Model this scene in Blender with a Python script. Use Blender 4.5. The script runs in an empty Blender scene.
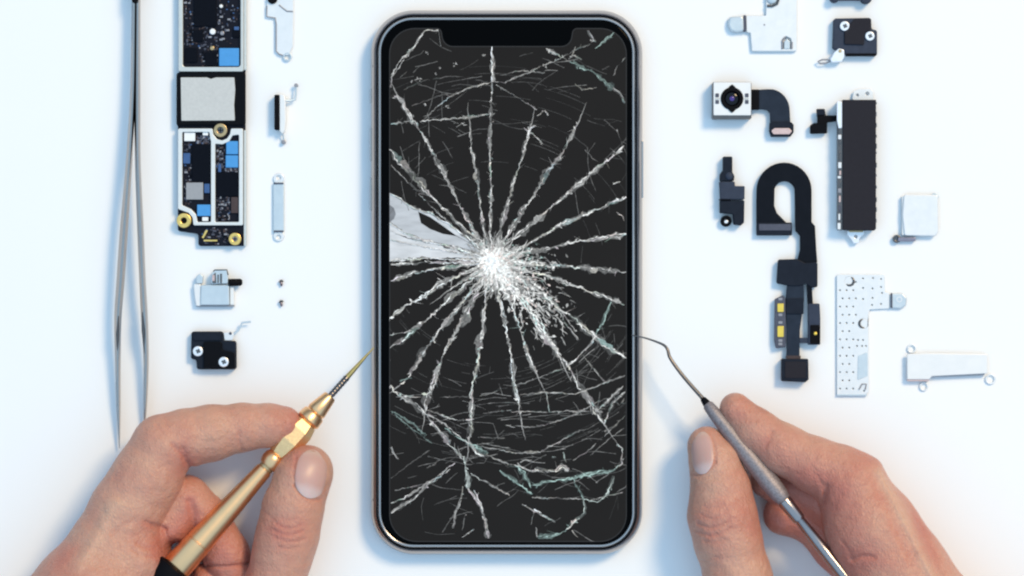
import bpy, math, random
import numpy as np
from mathutils import Vector, Matrix
from mathutils.geometry import tessellate_polygon
from mathutils.bvhtree import BVHTree

R = math.radians
S = 0.000266            # metres per unit of drawing (about a quarter millimetre)
HC = 3400.0             # camera height in those units (0.90 m)
scn = bpy.context.scene
COL = scn.collection

# ------------------------------------------------------------------ materials
def new_mat(name):
    m = bpy.data.materials.new(name); m.use_nodes = True
    nt = m.node_tree
    return m, nt, nt.nodes['Principled BSDF']

def mat(name, col, rough=0.5, metal=0.0, var=0.12, vscale=900, bump=0.0, bscale=3000, spec=0.5, rvar=0.1,
        stretch=None, coat=0.0, aniso=0.0):
    m, nt, b = new_mat(name)
    L = nt.links
    tc = nt.nodes.new('ShaderNodeTexCoord')
    src = tc.outputs['Object']
    if stretch:
        mp = nt.nodes.new('ShaderNodeMapping'); mp.inputs['Scale'].default_value = stretch
        L.new(src, mp.inputs['Vector']); src = mp.outputs['Vector']
    n = nt.nodes.new('ShaderNodeTexNoise'); n.inputs['Scale'].default_value = vscale
    n.inputs['Detail'].default_value = 5; n.inputs['Roughness'].default_value = 0.6
    L.new(src, n.inputs['Vector'])
    mx = nt.nodes.new('ShaderNodeMix'); mx.data_type = 'RGBA'
    mx.inputs['A'].default_value = [c*(1-var) for c in col] + [1]
    mx.inputs['B'].default_value = [min(1, c*(1+var)) for c in col] + [1]
    L.new(n.outputs['Fac'], mx.inputs['Factor'])
    L.new(mx.outputs['Result'], b.inputs['Base Color'])
    mr = nt.nodes.new('ShaderNodeMapRange')
    mr.inputs['To Min'].default_value = max(0.02, rough-rvar); mr.inputs['To Max'].default_value = min(1, rough+rvar)
    L.new(n.outputs['Fac'], mr.inputs['Value']); L.new(mr.outputs['Result'], b.inputs['Roughness'])
    b.inputs['Metallic'].default_value = metal
    b.inputs['Specular IOR Level'].default_value = spec
    b.inputs['Coat Weight'].default_value = coat
    if bump:
        n2 = nt.nodes.new('ShaderNodeTexNoise'); n2.inputs['Scale'].default_value = bscale
        n2.inputs['Detail'].default_value = 3
        L.new(src, n2.inputs['Vector'])
        bp = nt.nodes.new('ShaderNodeBump'); bp.inputs['Strength'].default_value = bump
        bp.inputs['Distance'].default_value = 0.0001
        L.new(n2.outputs['Fac'], bp.inputs['Height']); L.new(bp.outputs['Normal'], b.inputs['Normal'])
    return m

M = {}
M['table'] = mat('white_table_surface', (0.86, 0.865, 0.87), 0.6, var=0.006, vscale=40, bump=0.04, bscale=2500, spec=0.2)
M['steel'] = mat('polished_steel', (0.36, 0.31, 0.30), 0.2, 1.0, var=0.05, vscale=300, rvar=0.05)
M['band'] = mat('phone_steel_band', (0.42, 0.385, 0.37), 0.25, 1.0, var=0.03, vscale=200, rvar=0.03)
M['dark_steel'] = mat('dark_steel', (0.15, 0.135, 0.13), 0.3, 1.0, var=0.2, vscale=800)
M['tweezer'] = mat('tweezer_steel', (0.38, 0.345, 0.325), 0.2, 1.0, var=0.12, vscale=500, stretch=(1, 0.1, 1))
M['tin'] = mat('pale_tin_plate', (0.76, 0.77, 0.775), 0.42, 0.35, var=0.06, vscale=500, bump=0.05, bscale=1800)
M['tin_blue'] = mat('bluish_tin_plate', (0.56, 0.63, 0.67), 0.40, 0.45, var=0.10, vscale=600, bump=0.15, bscale=1500)
M['tin_warm'] = mat('warm_white_plate', (0.80, 0.79, 0.775), 0.42, 0.25, var=0.05, vscale=300)
M['shield'] = mat('shield_frame_metal', (0.60, 0.61, 0.58), 0.4, 0.4, var=0.10, vscale=900)
M['foil'] = mat('grey_foil_label', (0.56, 0.56, 0.54), 0.65, 0.1, var=0.16, vscale=1500, bump=0.3, bscale=2500, spec=.3)
M['black'] = mat('black_plastic', (0.0035, 0.004, 0.006), 0.5, var=0.3, vscale=700, spec=0.07)
M['navy'] = mat('navy_black_plastic', (0.010, 0.014, 0.024), 0.45, var=0.35, vscale=600, bump=0.1, spec=0.12)
M['navy_light'] = mat('blue_grey_plastic', (0.034, 0.044, 0.070), 0.5, var=0.3, vscale=600, bump=0.1, spec=0.15)
M['flex'] = mat('dark_flex_film', (0.016, 0.024, 0.040), 0.42, var=0.4, vscale=400, spec=0.15)
M['flex_black'] = mat('black_flex_film', (0.004, 0.0055, 0.010), 0.4, var=0.4, vscale=400, spec=0.1)
M['charcoal'] = mat('charcoal_coating', (0.022, 0.021, 0.027), 0.6, var=0.15, vscale=900, bump=0.1, spec=0.08)
M['pcb'] = mat('dark_circuit_board', (0.006, 0.007, 0.014), 0.5, var=0.7, vscale=2500, bump=0.25, bscale=2500, spec=0.12)
M['chip'] = mat('black_chip', (0.002, 0.003, 0.007), 0.45, var=0.4, vscale=900, spec=0.08)
M['chip_grey'] = mat('grey_chip', (0.33, 0.33, 0.34), 0.5, 0.2, var=0.1, vscale=1200)
M['blue'] = mat('blue_sealant_pad', (0.07, 0.30, 0.64), 0.45, var=0.12, vscale=900, spec=0.3)
M['blue_dim'] = mat('dim_blue_chip', (0.03, 0.09, 0.24), 0.45, var=0.3, vscale=1200)
M['white'] = mat('white_solder', (0.85, 0.85, 0.84), 0.4, var=0.05, vscale=900)
M['frame_white'] = mat('light_frame_metal', (0.72, 0.735, 0.72), 0.4, 0.2, var=0.08, vscale=900)
M['cap_brown'] = mat('brown_component', (0.065, 0.045, 0.045), 0.5, var=0.3, vscale=1500, spec=.2)
M['cap_grey'] = mat('grey_component', (0.085, 0.09, 0.12), 0.45, 0.2, var=0.3, vscale=1500, spec=.2)
M['cap_tin'] = mat('silver_component', (0.30, 0.29, 0.31), 0.4, 0.4, var=0.3, vscale=1500)
M['brass'] = mat('yellow_brass', (0.85, 0.58, 0.18), 0.35, 0.8, var=0.15, vscale=900)
M['old_brass'] = mat('dull_brass', (0.50, 0.37, 0.20), 0.4, 0.8, var=0.2, vscale=900)
M['gold'] = mat('champagne_gold_anodised', (0.92, 0.54, 0.27), 0.30, 1.0, var=0.04, vscale=300, rvar=0.05)
M['gold_knurl'] = mat('knurled_gold', (0.95, 0.56, 0.28), 0.42, 0.8, var=0.3, vscale=2000, bump=0.9, bscale=2600)
M['bit'] = mat('gold_titanium_bit', (0.60, 0.42, 0.15), 0.3, 1.0, var=0.2, vscale=900)
M['knurl'] = mat('knurled_grey_steel', (0.27, 0.235, 0.24), 0.5, 0.5, var=0.8, vscale=2000, bump=1.0, bscale=2600)
M['glass_black'] = mat('black_cover_glass', (0.0012, 0.0012, 0.0014), 0.12, var=0.0, spec=0.03, rvar=0.0)
M['lens'] = mat('camera_lens_glass', (0.004, 0.004, 0.006), 0.1, var=0.0, spec=0.25, rvar=0.02)
M['lens_core'] = mat('violet_lens_core', (0.06, 0.035, 0.22), 0.2, var=0.1, spec=0.5)
M['pink_pad'] = mat('pink_contact_pad', (0.62, 0.46, 0.44), 0.45, 0.3, var=0.25, vscale=2500)
M['gold_pad'] = mat('gold_contact', (0.85, 0.60, 0.10), 0.35, 0.6, var=0.1)
M['rubber'] = mat('black_rubber', (0.0035, 0.0035, 0.005), 0.6, var=0.2, spec=0.08)
M['screw'] = mat('small_steel_screw', (0.30, 0.26, 0.30), 0.3, 0.9, var=0.2)
M['pin_white'] = mat('nickel_screw_head', (0.86, 0.86, 0.88), 0.35, 0.6, var=0.05)

def display_mat():
    m, nt, b = new_mat('switched_off_display')
    n = nt.nodes.new('ShaderNodeTexNoise'); n.inputs['Scale'].default_value = 60
    tc = nt.nodes.new('ShaderNodeTexCoord'); nt.links.new(tc.outputs['Object'], n.inputs['Vector'])
    mx = nt.nodes.new('ShaderNodeMix'); mx.data_type = 'RGBA'
    mx.inputs['A'].default_value = (0.0172, 0.0156, 0.0150, 1); mx.inputs['B'].default_value = (0.0202, 0.0184, 0.0176, 1)
    nt.links.new(n.outputs['Fac'], mx.inputs['Factor']); nt.links.new(mx.outputs['Result'], b.inputs['Base Color'])
    b.inputs['Roughness'].default_value = 0.35
    b.inputs['Specular IOR Level'].default_value = 0.02
    return m
M['display'] = display_mat()

def crack_mat():
    m, nt, b = new_mat('cracked_glass_edges')
    at = nt.nodes.new('ShaderNodeAttribute'); at.attribute_name = 'tint'
    tc = nt.nodes.new('ShaderNodeTexCoord')
    n = nt.nodes.new('ShaderNodeTexNoise'); n.inputs['Scale'].default_value = 1500; n.inputs['Detail'].default_value = 4
    n.inputs['Roughness'].default_value = 0.7
    nt.links.new(tc.outputs['Object'], n.inputs['Vector'])
    mr = nt.nodes.new('ShaderNodeMapRange'); mr.inputs['From Min'].default_value = 0.3; mr.inputs['From Max'].default_value = 0.7
    mr.inputs['To Min'].default_value = 0.5; mr.inputs['To Max'].default_value = 1.5
    nt.links.new(n.outputs['Fac'], mr.inputs['Value'])
    mx = nt.nodes.new('ShaderNodeMix'); mx.data_type = 'RGBA'; mx.blend_type = 'MULTIPLY'
    mx.inputs['Factor'].default_value = 1
    nt.links.new(at.outputs['Color'], mx.inputs['A']); nt.links.new(mr.outputs['Result'], mx.inputs['B'])
    nt.links.new(mx.outputs['Result'], b.inputs['Base Color'])
    b.inputs['Roughness'].default_value = 0.5; b.inputs['Specular IOR Level'].default_value = 0.1
    return m
M['crack'] = crack_mat()

def skin_mat(name, base, red):
    m, nt, b = new_mat(name)
    L = nt.links
    tc = nt.nodes.new('ShaderNodeTexCoord')
    at = nt.nodes.new('ShaderNodeAttribute'); at.attribute_name = 'flush_shade'  # skin redness, plus shade painted onto the folded fingers
    n = nt.nodes.new('ShaderNodeTexNoise'); n.inputs['Scale'].default_value = 130; n.inputs['Detail'].default_value = 6
    n.inputs['Roughness'].default_value = 0.6
    L.new(tc.outputs['Object'], n.inputs['Vector'])
    ad = nt.nodes.new('ShaderNodeMath'); ad.operation = 'MULTIPLY_ADD'; ad.inputs[1].default_value = 1.1; 
    L.new(n.outputs['Fac'], ad.inputs[0]); 
    sb = nt.nodes.new('ShaderNodeMath'); sb.operation = 'SUBTRACT'; sb.inputs[1].default_value = 0.45
    L.new(at.outputs['Fac'], sb.inputs[0]); L.new(sb.outputs[0], ad.inputs[2]); ad.use_clamp = True
    mx = nt.nodes.new('ShaderNodeMix'); mx.data_type = 'RGBA'
    mx.inputs['A'].default_value = base + (1,); mx.inputs['B'].default_value = red + (1,)
    L.new(ad.outputs[0], mx.inputs['Factor'])
    n3 = nt.nodes.new('ShaderNodeTexNoise'); n3.inputs['Scale'].default_value = 900; n3.inputs['Detail'].default_value = 4
    L.new(tc.outputs['Object'], n3.inputs['Vector'])
    mr = nt.nodes.new('ShaderNodeMapRange'); mr.inputs['To Min'].default_value = 0.90; mr.inputs['To Max'].default_value = 1.08
    L.new(n3.outputs['Fac'], mr.inputs['Value'])
    m2 = nt.nodes.new('ShaderNodeMix'); m2.data_type = 'RGBA'; m2.blend_type = 'MULTIPLY'; m2.inputs['Factor'].default_value = 1
    L.new(mx.outputs['Result'], m2.inputs['A']); L.new(mr.outputs['Result'], m2.inputs['B'])
    L.new(m2.outputs['Result'], b.inputs['Base Color'])
    b.inputs['Roughness'].default_value = 0.42
    b.inputs['Specular IOR Level'].default_value = 0.4
    b.inputs['Subsurface Weight'].default_value = 0.18
    b.inputs['Subsurface Radius'].default_value = (1.0, 0.35, 0.2)
    b.inputs['Subsurface Scale'].default_value = 0.0009
    v = nt.nodes.new('ShaderNodeTexVoronoi'); v.inputs['Scale'].default_value = 1500; v.feature = 'DISTANCE_TO_EDGE'
    mp = nt.nodes.new('ShaderNodeMapping'); mp.inputs['Rotation'].default_value = (0.3, 0.2, 0.7); mp.inputs['Scale'].default_value = (1, 0.6, 1)
    L.new(tc.outputs['Object'], mp.inputs['Vector']); L.new(mp.outputs['Vector'], v.inputs['Vector'])
    w = nt.nodes.new('ShaderNodeTexNoise'); w.inputs['Scale'].default_value = 350; w.inputs['Detail'].default_value = 5
    L.new(tc.outputs['Object'], w.inputs['Vector'])
    cb = nt.nodes.new('ShaderNodeMath'); cb.operation = 'MULTIPLY_ADD'; cb.inputs[1].default_value = 0.35
    L.new(v.outputs['Distance'], cb.inputs[0]); L.new(w.outputs['Fac'], cb.inputs[2])
    bp = nt.nodes.new('ShaderNodeBump'); bp.inputs['Strength'].default_value = 0.8; bp.inputs['Distance'].default_value = 0.0009
    L.new(cb.outputs[0], bp.inputs['Height']); L.new(bp.outputs['Normal'], b.inputs['Normal'])
    return m
M['skin'] = skin_mat('skin', (0.60, 0.35, 0.245), (0.50, 0.18, 0.13))
def nail_mat():
    m, nt, b = new_mat('fingernail')
    at = nt.nodes.new('ShaderNodeAttribute'); at.attribute_name = 'tint'
    nt.links.new(at.outputs['Color'], b.inputs['Base Color'])
    b.inputs['Roughness'].default_value = 0.36; b.inputs['Specular IOR Level'].default_value = 0.4
    b.inputs['Subsurface Weight'].default_value = 0.2; b.inputs['Subsurface Scale'].default_value = 0.001
    return m
M['nail'] = nail_mat()

# ------------------------------------------------------------------ mesh builder (drawing units, y down)
def fillet(pts, r, n=5):
    """round the corners of a closed polygon; r is one radius or one per corner"""
    out = []; N = len(pts)
    for i, p in enumerate(pts):
        rr = r[i] if isinstance(r, (list, tuple)) else r
        a = Vector(pts[i-1][:2]); b = Vector(p[:2]); c = Vector(pts[(i+1) % N][:2])
        u = (a-b); v = (c-b); lu, lv = u.length, v.length
        if rr <= 0 or lu < 1e-6 or lv < 1e-6: out.append((b.x, b.y)); continue
        u /= lu; v /= lv
        ang = math.acos(max(-1, min(1, u.dot(v))))
        if ang > math.pi-0.02: out.append((b.x, b.y)); continue
        t = min(rr/math.tan(ang/2), lu*0.49, lv*0.49)
        r2 = t*math.tan(ang/2)
        ctr = b + (u+v).normalized()*(r2/math.sin(ang/2))
        p0 = b+u*t; p1 = b+v*t
        a0 = math.atan2(p0.y-ctr.y, p0.x-ctr.x); a1 = math.atan2(p1.y-ctr.y, p1.x-ctr.x)
        d = (a1-a0+math.pi) % (2*math.pi)-math.pi
        for k in range(n+1):
            aa = a0+d*k/n; out.append((ctr.x+r2*math.cos(aa), ctr.y+r2*math.sin(aa)))
    return out

def area(p): return 0.5*sum(p[i-1][0]*p[i][1]-p[i][0]*p[i-1][1] for i in range(len(p)))
def offset(p, d):
    """move a closed outline inwards by d (outwards when negative)"""
    s = 1 if area(p) > 0 else -1
    out = []; N = len(p)
    for i in range(N):
        a, b, c = Vector(p[i-1]), Vector(p[i]), Vector(p[(i+1) % N])
        e1 = (b-a); e2 = (c-b)
        if e1.length < 1e-9: e1 = e2
        if e2.length < 1e-9: e2 = e1
        e1 = e1.normalized(); e2 = e2.normalized()
        n1 = Vector((-e1.y, e1.x))*s; n2 = Vector((-e2.y, e2.x))*s
        n = n1+n2
        n = n/max(0.5, n.dot(n1)) if n.length > 1e-6 else n1
        out.append((b.x+n.x*d, b.y+n.y*d))
    return out
def circle(x, y, r, n=20, ry=None): return [(x+r*math.cos(2*math.pi*k/n), y+(ry or r)*math.sin(2*math.pi*k/n)) for k in range(n)]
def rect(x0, y0, x1, y1, r=0): 
    p = [(x0, y0), (x1, y0), (x1, y1), (x0, y1)]
    return fillet(p, r) if r else p
def rrect(cx, cy, w, h, ang=0, r=0):
    p = rect(-w/2, -h/2, w/2, h/2, r); c, s = math.cos(ang), math.sin(ang)
    return [(cx+x*c-y*s, cy+x*s+y*c) for x, y in p]

class MB:
    def __init__(s): s.v = []; s.f = []; s.flat = set()
    def add(s, vs, fs):
        o = len(s.v); s.v += [tuple(map(float, q)) for q in vs]; s.f += [tuple(o+i for i in f) for f in fs]; return s
    def plate(s, outer, z0, z1, holes=(), bev=0.0):
        loops = [list(outer)] + [list(h) for h in holes]
        vs = []; rings = []
        for li, lp in enumerate(loops):
            n = len(lp)
            lv = []
            for (z, d) in ((z0, 0), (z1-bev, 0), (z1-bev*0.3, bev*0.3), (z1, bev)) if bev else ((z0, 0), (z1, 0)):
                q = offset(lp, d if li == 0 else -d) if d else lp
                st = len(vs); vs += [(x, y, z) for x, y in q]; lv.append(st)
            rings.append((n, lv))
        fs = []
        for n, lv in rings:
            for a, b in zip(lv, lv[1:]):
                for i in range(n):
                    j = (i+1) % n; fs.append((a+i, a+j, b+j, b+i))
        caps = len(fs)
        for which in (0, -1):
            idx = []; poly = []
            for n, lv in rings:
                st = lv[which]; poly.append([Vector((vs[st+i][0], vs[st+i][1], 0)) for i in range(n)]); idx += [st+i for i in range(n)]
            if len(poly) == 1:
                fs.append(tuple(idx))
            else:
                for t in tessellate_polygon(poly): fs.append(tuple(idx[k] for k in t))
        s.flat |= set(range(len(s.f)+caps, len(s.f)+len(fs)))
        return s.add(vs, fs)
    def box(s, cx, cy, w, h, z0, z1, ang=0, r=0.0, bev=0.0): return s.plate(rrect(cx, cy, w, h, ang, r), z0, z1, bev=bev)
    def cyl(s, x, y, r, z0, z1, n=20, bev=0.0): return s.plate(circle(x, y, r, n), z0, z1, bev=bev)
    def ring(s, x, y, ro, ri, z0, z1, n=20, bev=0.0): return s.plate(circle(x, y, ro, n), z0, z1, [circle(x, y, ri, n)], bev=bev)
    def sweep(s, path, secs, closed_sec=True):
        """path: 3D points; secs: per point (halfwidth, halfheight) ellipse or a radius"""
        P = [Vector(p) for p in path]; n = 16; vs = []; N = len(P)
        for i, p in enumerate(P):
            t = (P[min(i+1, N-1)]-P[max(i-1, 0)]).normalized()
            up = Vector((0, 0, 1)); side = t.cross(up).normalized(); up2 = side.cross(t).normalized()
            a, b = secs[i] if isinstance(secs[i], (tuple, list)) else (secs[i], secs[i])
            for k in range(n):
                th = 2*math.pi*k/n
                c_, s_ = math.cos(th), math.sin(th)
                q = p+side*a*c_+up2*b*s_; vs.append(q)
        fs = [(i*n+k, i*n+(k+1) % n, (i+1)*n+(k+1) % n, (i+1)*n+k) for i in range(N-1) for k in range(n)]
        fs += [tuple(range(n-1, -1, -1)), tuple((N-1)*n+k for k in range(n))]
        return s.add(vs, fs)
    def lathe(s, A, B, prof, n=28, facets=None):
        """revolve prof [(t, r)] (t = distance from A towards B) round the axis AB"""
        A = Vector(A); B = Vector(B); d = (B-A).normalized(); side = d.cross(Vector((0, 0, 1))).normalized(); up = side.cross(d)
        vs = []
        for t, r in prof:
            for k in range(n):
                th = 2*math.pi*k/n; vs.append(A+d*t+side*r*math.cos(th)+up*r*math.sin(th))
        N = len(prof)
        fs = [(i*n+k, i*n+(k+1) % n, (i+1)*n+(k+1) % n, (i+1)*n+k) for i in range(N-1) for k in range(n)]
        fs += [tuple(range(n-1, -1, -1)), tuple((N-1)*n+k for k in range(n))]
        return s.add(vs, fs)
    def dome(s, x, y, r, z0, h, n=16, m=5):
        vs = []
        for i in range(m):
            a = math.pi/2*i/m
            vs += [(x+r*math.cos(a)*math.cos(2*math.pi*k/n), y+r*math.cos(a)*math.sin(2*math.pi*k/n), z0+h*math.sin(a)) for k in range(n)]
        vs.append((x, y, z0+h))
        fs = [(i*n+k, i*n+(k+1) % n, (i+1)*n+(k+1) % n, (i+1)*n+k) for i in range(m-1) for k in range(n)]
        fs += [((m-1)*n+k, (m-1)*n+(k+1) % n, m*n) for k in range(n)]
        return s.add(vs, fs)

def to_mesh(name, mb, cx, cy, k, z0, m, smooth=38):
    me = bpy.data.meshes.new(name)
    me.from_pydata([((x-cx)*S*k, -(y-cy)*S*k, (z-z0)*S) for x, y, z in mb.v], [], mb.f)
    import bmesh
    bm = bmesh.new(); bm.from_mesh(me); bmesh.ops.recalc_face_normals(bm, faces=bm.faces); bm.to_mesh(me); bm.free()
    me.materials.append(m)
    me.shade_smooth()
    if smooth is not None: me.set_sharp_from_angle(angle=R(smooth))
    for i in mb.flat: me.polygons[i].use_smooth = False
    return me

class Thing:
    """an Empty at the thing's base with its parts as children; all coordinates in drawing units"""
    def __init__(s, name, label, cat, cx, cy, zref=0, group=None, base=0):
        s.cx, s.cy, s.k, s.z0 = cx, cy, 1-zref/HC, base
        o = bpy.data.objects.new(name, None); COL.objects.link(o); o.empty_display_size = 0.004
        o.location = ((cx-512)*S*s.k, (288-cy)*S*s.k, base*S)
        o['label'] = label; o['category'] = cat
        if group: o['group'] = group
        s.root = o
    def part(s, name, mb, m, parent=None, label=None, smooth=38, kind=None):
        me = to_mesh(name, mb, s.cx, s.cy, s.k, s.z0, m, smooth)
        o = bpy.data.objects.new(name, me); COL.objects.link(o); o.parent = parent or s.root
        if label: o['label'] = label
        if kind: o['kind'] = kind
        return o

def lerp(a, b, t): return a+(b-a)*t
def catmull(P, n=6):
    P = [Vector(p) for p in P]; out = []
    for i in range(len(P)-1):
        p0 = P[max(i-1, 0)]; p1 = P[i]; p2 = P[i+1]; p3 = P[min(i+2, len(P)-1)]
        for k in range(n):
            t = k/n
            out.append(0.5*((2*p1)+(p2-p0)*t+(2*p0-5*p1+4*p2-p3)*t*t+(3*p1-p0-3*p2+p3)*t**3))
    out.append(P[-1]); return out

# ------------------------------------------------------------------ the table
me = bpy.data.meshes.new('table_surface')
me.from_pydata([(-3, -3, 0), (3, -3, 0), (3, 3, 0), (-3, 3, 0)], [], [(0, 1, 2, 3)])
me.materials.append(M['table'])
o = bpy.data.objects.new('table_surface', me); COL.objects.link(o); o['kind'] = 'structure'

# ------------------------------------------------------------------ the smartphone
def smartphone():
    cx, cy = 506.5, 282.5
    T = Thing('smartphone', 'black smartphone with a shattered screen lying face up in the middle', 'smartphone', cx, cy, zref=24)
    def outline(inset, n=14):
        x0, x1, y0, y1 = 370.4+inset, 642.8-inset, 9.4+inset, 555.2-inset
        return fillet([(x0, y0), (x1, y0), (x1, y1), (x0, y1)], 43-inset, n)
    mb = MB(); prof = [(9, 0.3), (5, 1.0), (2.2, 3.5), (0.6, 8), (0, 13), (0.8, 18), (2.2, 21.5), (3.4, 23.3), (4.6, 24.5), (5.4, 25.0),
                       (5.7, 19), (7.8, 19), (8.1, 25.4), (8.8, 26.2), (9.8, 26.3), (10.6, 25.9), (11, 24)]
    rings = [outline(i) for i, z in prof]; n = len(rings[0]); vs = []
    for (i, z), rg in zip(prof, rings): vs += [(x, y, z) for x, y in rg]
    fs = [(a*n+k, a*n+(k+1) % n, (a+1)*n+(k+1) % n, (a+1)*n+k) for a in range(len(prof)-1) for k in range(n)]
    mb.add(vs, fs)
    body = T.part('metal_frame', mb, M['band'], smooth=25)
    T.part('screen_gasket', MB().plate(outline(6.0), 21, 24.9, [outline(7.5)]), M['rubber'])
    # buttons and antenna bands on the frame
    for (y0, y1) in ((88, 103),): T.part('mute_switch', MB().box(371.0, (y0+y1)/2, 2.6, y1-y0, 10, 17, r=1.2, bev=0.5), M['band'])
    for (y0, y1) in ((127, 161), (177, 211)): T.part('volume_button', MB().box(370.9, (y0+y1)/2, 3.0, y1-y0, 10, 17, r=1.4, bev=0.6), M['band'])
    T.part('power_button', MB().box(642.1, 169, 3.0, 58, 10, 17, r=1.4, bev=0.6), M['band'])
    for (x, y) in ((376.2, 66), (376.2, 500), (636.8, 66), (636.8, 500)):
        T.part('antenna_band', MB().box(x, y, 7.6, 2.2, 5, 22, bev=0.2), M['dark_steel'], body)
    T.part('back_panel', MB().plate(outline(8), 0.25, 2.5), M['glass_black'])
    # cover glass
    mb = MB(); prof = [(11, 20), (11, 26.2), (11.4, 26.9), (12, 27.3), (13, 27.5)]
    rings = [outline(i) for i, z in prof]; n = len(rings[0]); vs = []
    for (i, z), rg in zip(prof, rings): vs += [(x, y, z) for x, y in rg]
    fs = [(a*n+k, a*n+(k+1) % n, (a+1)*n+(k+1) % n, (a+1)*n+k) for a in range(len(prof)-1) for k in range(n)]
    fs.append(tuple((len(prof)-1)*n+k for k in range(n)))
    mb.add(vs, fs)
    glass = T.part('cover_glass', mb, M['glass_black'], smooth=30)
    pts = [(389.5, 28.5), (441, 28.5), (444, 46.5), (570, 46.5), (573, 28.5), (626.5, 28.5), (626.5, 541.5), (389.5, 541.5)]
    dp = fillet(pts, [27, 5, 11, 11, 5, 27, 27, 27], 10)
    mb = MB().plate(dp, 27.4, 27.62)
    disp = T.part('display', mb, M['display'])
    # a hairline rim round the display
    mb = MB().plate(offset(dp, -0.2), 27.45, 27.66, [offset(dp, 0.8)])
    T.part('display_rim', mb, mat('display_rim_grey', (0.035, 0.035, 0.036), 0.5, spec=0.05), disp)
    # --- cracks
    rnd = random.Random(11)
    items = []            # (tone, verts, tint)
    def ribbon(path, widths, tone, tint=(1, 1, 1)):
        items.append((tone, path, widths, tint))
    def jag(pts, step, amp):
        out = []
        for a, b in zip(pts, pts[1:]):
            a, b = Vector(a), Vector(b); d = b-a; L = d.length; k = max(1, int(L/step))
            nrm = Vector((-d.y, d.x)).normalized() if L > 0 else Vector((0, 0))
            for i in range(k): out.append(a+d*(i/k)+nrm*rnd.uniform(-amp, amp)*(1 if (i or out) else 0))
        out.append(Vector(pts[-1])); return out
    white = (1, 1, 0.99); teal = (0.62, 0.86, 0.82); pink = (1.0, 0.86, 0.83)
    def inside(p): 
        x, y = p
        return 389.6 < x < 626.6 and 28.6 < y < 541.6 and not (441 < x < 573 and y < 46.8)
    def crack(pts, w=3.0, tone=0.8, fuzz=1.0, tint=white):
        w = w*1.28; base = jag(pts, 2.5, 0.40*w**0.5); L = len(base)
        # the width swells and thins along the crack and tapers to its outer end
        ph, fq = rnd.uniform(0, 6.3), rnd.uniform(.16, .34)
        def ww(i):
            e = min(1, (i+1)/4) if L > 8 else .8
            return w*e*(0.62+0.34*math.sin(ph+i*fq)+0.22*math.sin(ph*2+i*fq*2.7))
        def nrm_at(i):
            q = base[min(i+1, L-1)]-base[max(i-1, 0)]; v = Vector((-q.y, q.x))
            return v.normalized() if v.length > 0 else Vector((1, 0))
        tn = lambda: tuple(lerp(1, c, rnd.random()*.8) for c in rnd.choice((white, white, white, pink, teal))) if tint == white else tint
        # a dim ragged body, then pale slivers of glass along the break: long flat lenses
        i = 0
        while i < L-1 and w > 3:
            n = rnd.randint(4, 10); j = min(L-1, i+n); m = j-i; off = rnd.uniform(-.3, .3)
            ribbon([base[k]+nrm_at(k)*ww(k)*off for k in range(i, j+1)], [max(.08, ww(k)*rnd.uniform(.35, .80)*math.sin(math.pi*(k-i+.25)/(m+.5))**.7) for k in range(i, j+1)], tone*rnd.choice((.07, .11, .16, .22)), tint)
            i = max(i+1, j-rnd.randint(1, 3))
        i = 0
        while i < L-1:
            n = rnd.randint(3, 8); j = min(L-1, i+n); m = j-i
            if m >= 2 and rnd.random() < .9:
                off = rnd.uniform(-.22, .22)
                P = [base[k]+nrm_at(k)*ww(k)*off for k in range(i, j+1)]
                hw = [max(.08, ww(k)*rnd.uniform(.22, .58)*math.sin(math.pi*(k-i+.25)/(m+.5))**.8) for k in range(i, j+1)]
                ribbon(P, hw, tone*rnd.choice((.14, .24, .36, .5)), tn())
            i = max(i+1, j-rnd.randint(0, 2))
        # thin bright broken edges on either side
        for sg in (-1, 1) if w > 1.6 else (1,):
            i = 0
            while i < L-1:
                j = min(L-1, i+rnd.randint(1, 5))
                if rnd.random() < (.80 if sg > 0 else .62):
                    P = [base[k]+nrm_at(k)*sg*ww(k)*rnd.uniform(.05, .36) for k in range(i, j+1)]
                    ribbon(P, [rnd.uniform(.12, .20+.09*w) for _ in P[:-1]]+[.08], tone*rnd.choice((.45, .7, .9, 1.15, 1.3)), tn())
                i = j
        # angular chips and splinters
        for _ in range(int(L*0.42*fuzz)):
            i = rnd.randrange(max(1, L-1)); p = base[i]; q = (base[min(i+1, L-1)]-p)
            if q.length < 1e-3: continue
            q.normalize(); a = rnd.choice((-1, 1))*rnd.uniform(.1, 1.0)
            d = Vector((q.x*math.cos(a)-q.y*math.sin(a), q.x*math.sin(a)+q.y*math.cos(a)))*rnd.choice((-1, 1))
            p = p+nrm_at(i)*ww(i)*rnd.uniform(-.4, .4)
            if rnd.random() < .5: ribbon([p, p+d*rnd.uniform(1.0, 2.0*w)], [rnd.uniform(.15, .4), 0.05], tone*rnd.uniform(.2, .7), tn())
            else: ribbon([p, p+d*w*.35, p+d*w*rnd.uniform(.5, .9)], [.1, rnd.uniform(.3, .26*w), .1], tone*rnd.choice((.3, .6, 1.0)), tn())
    O = (492, 262)
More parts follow.
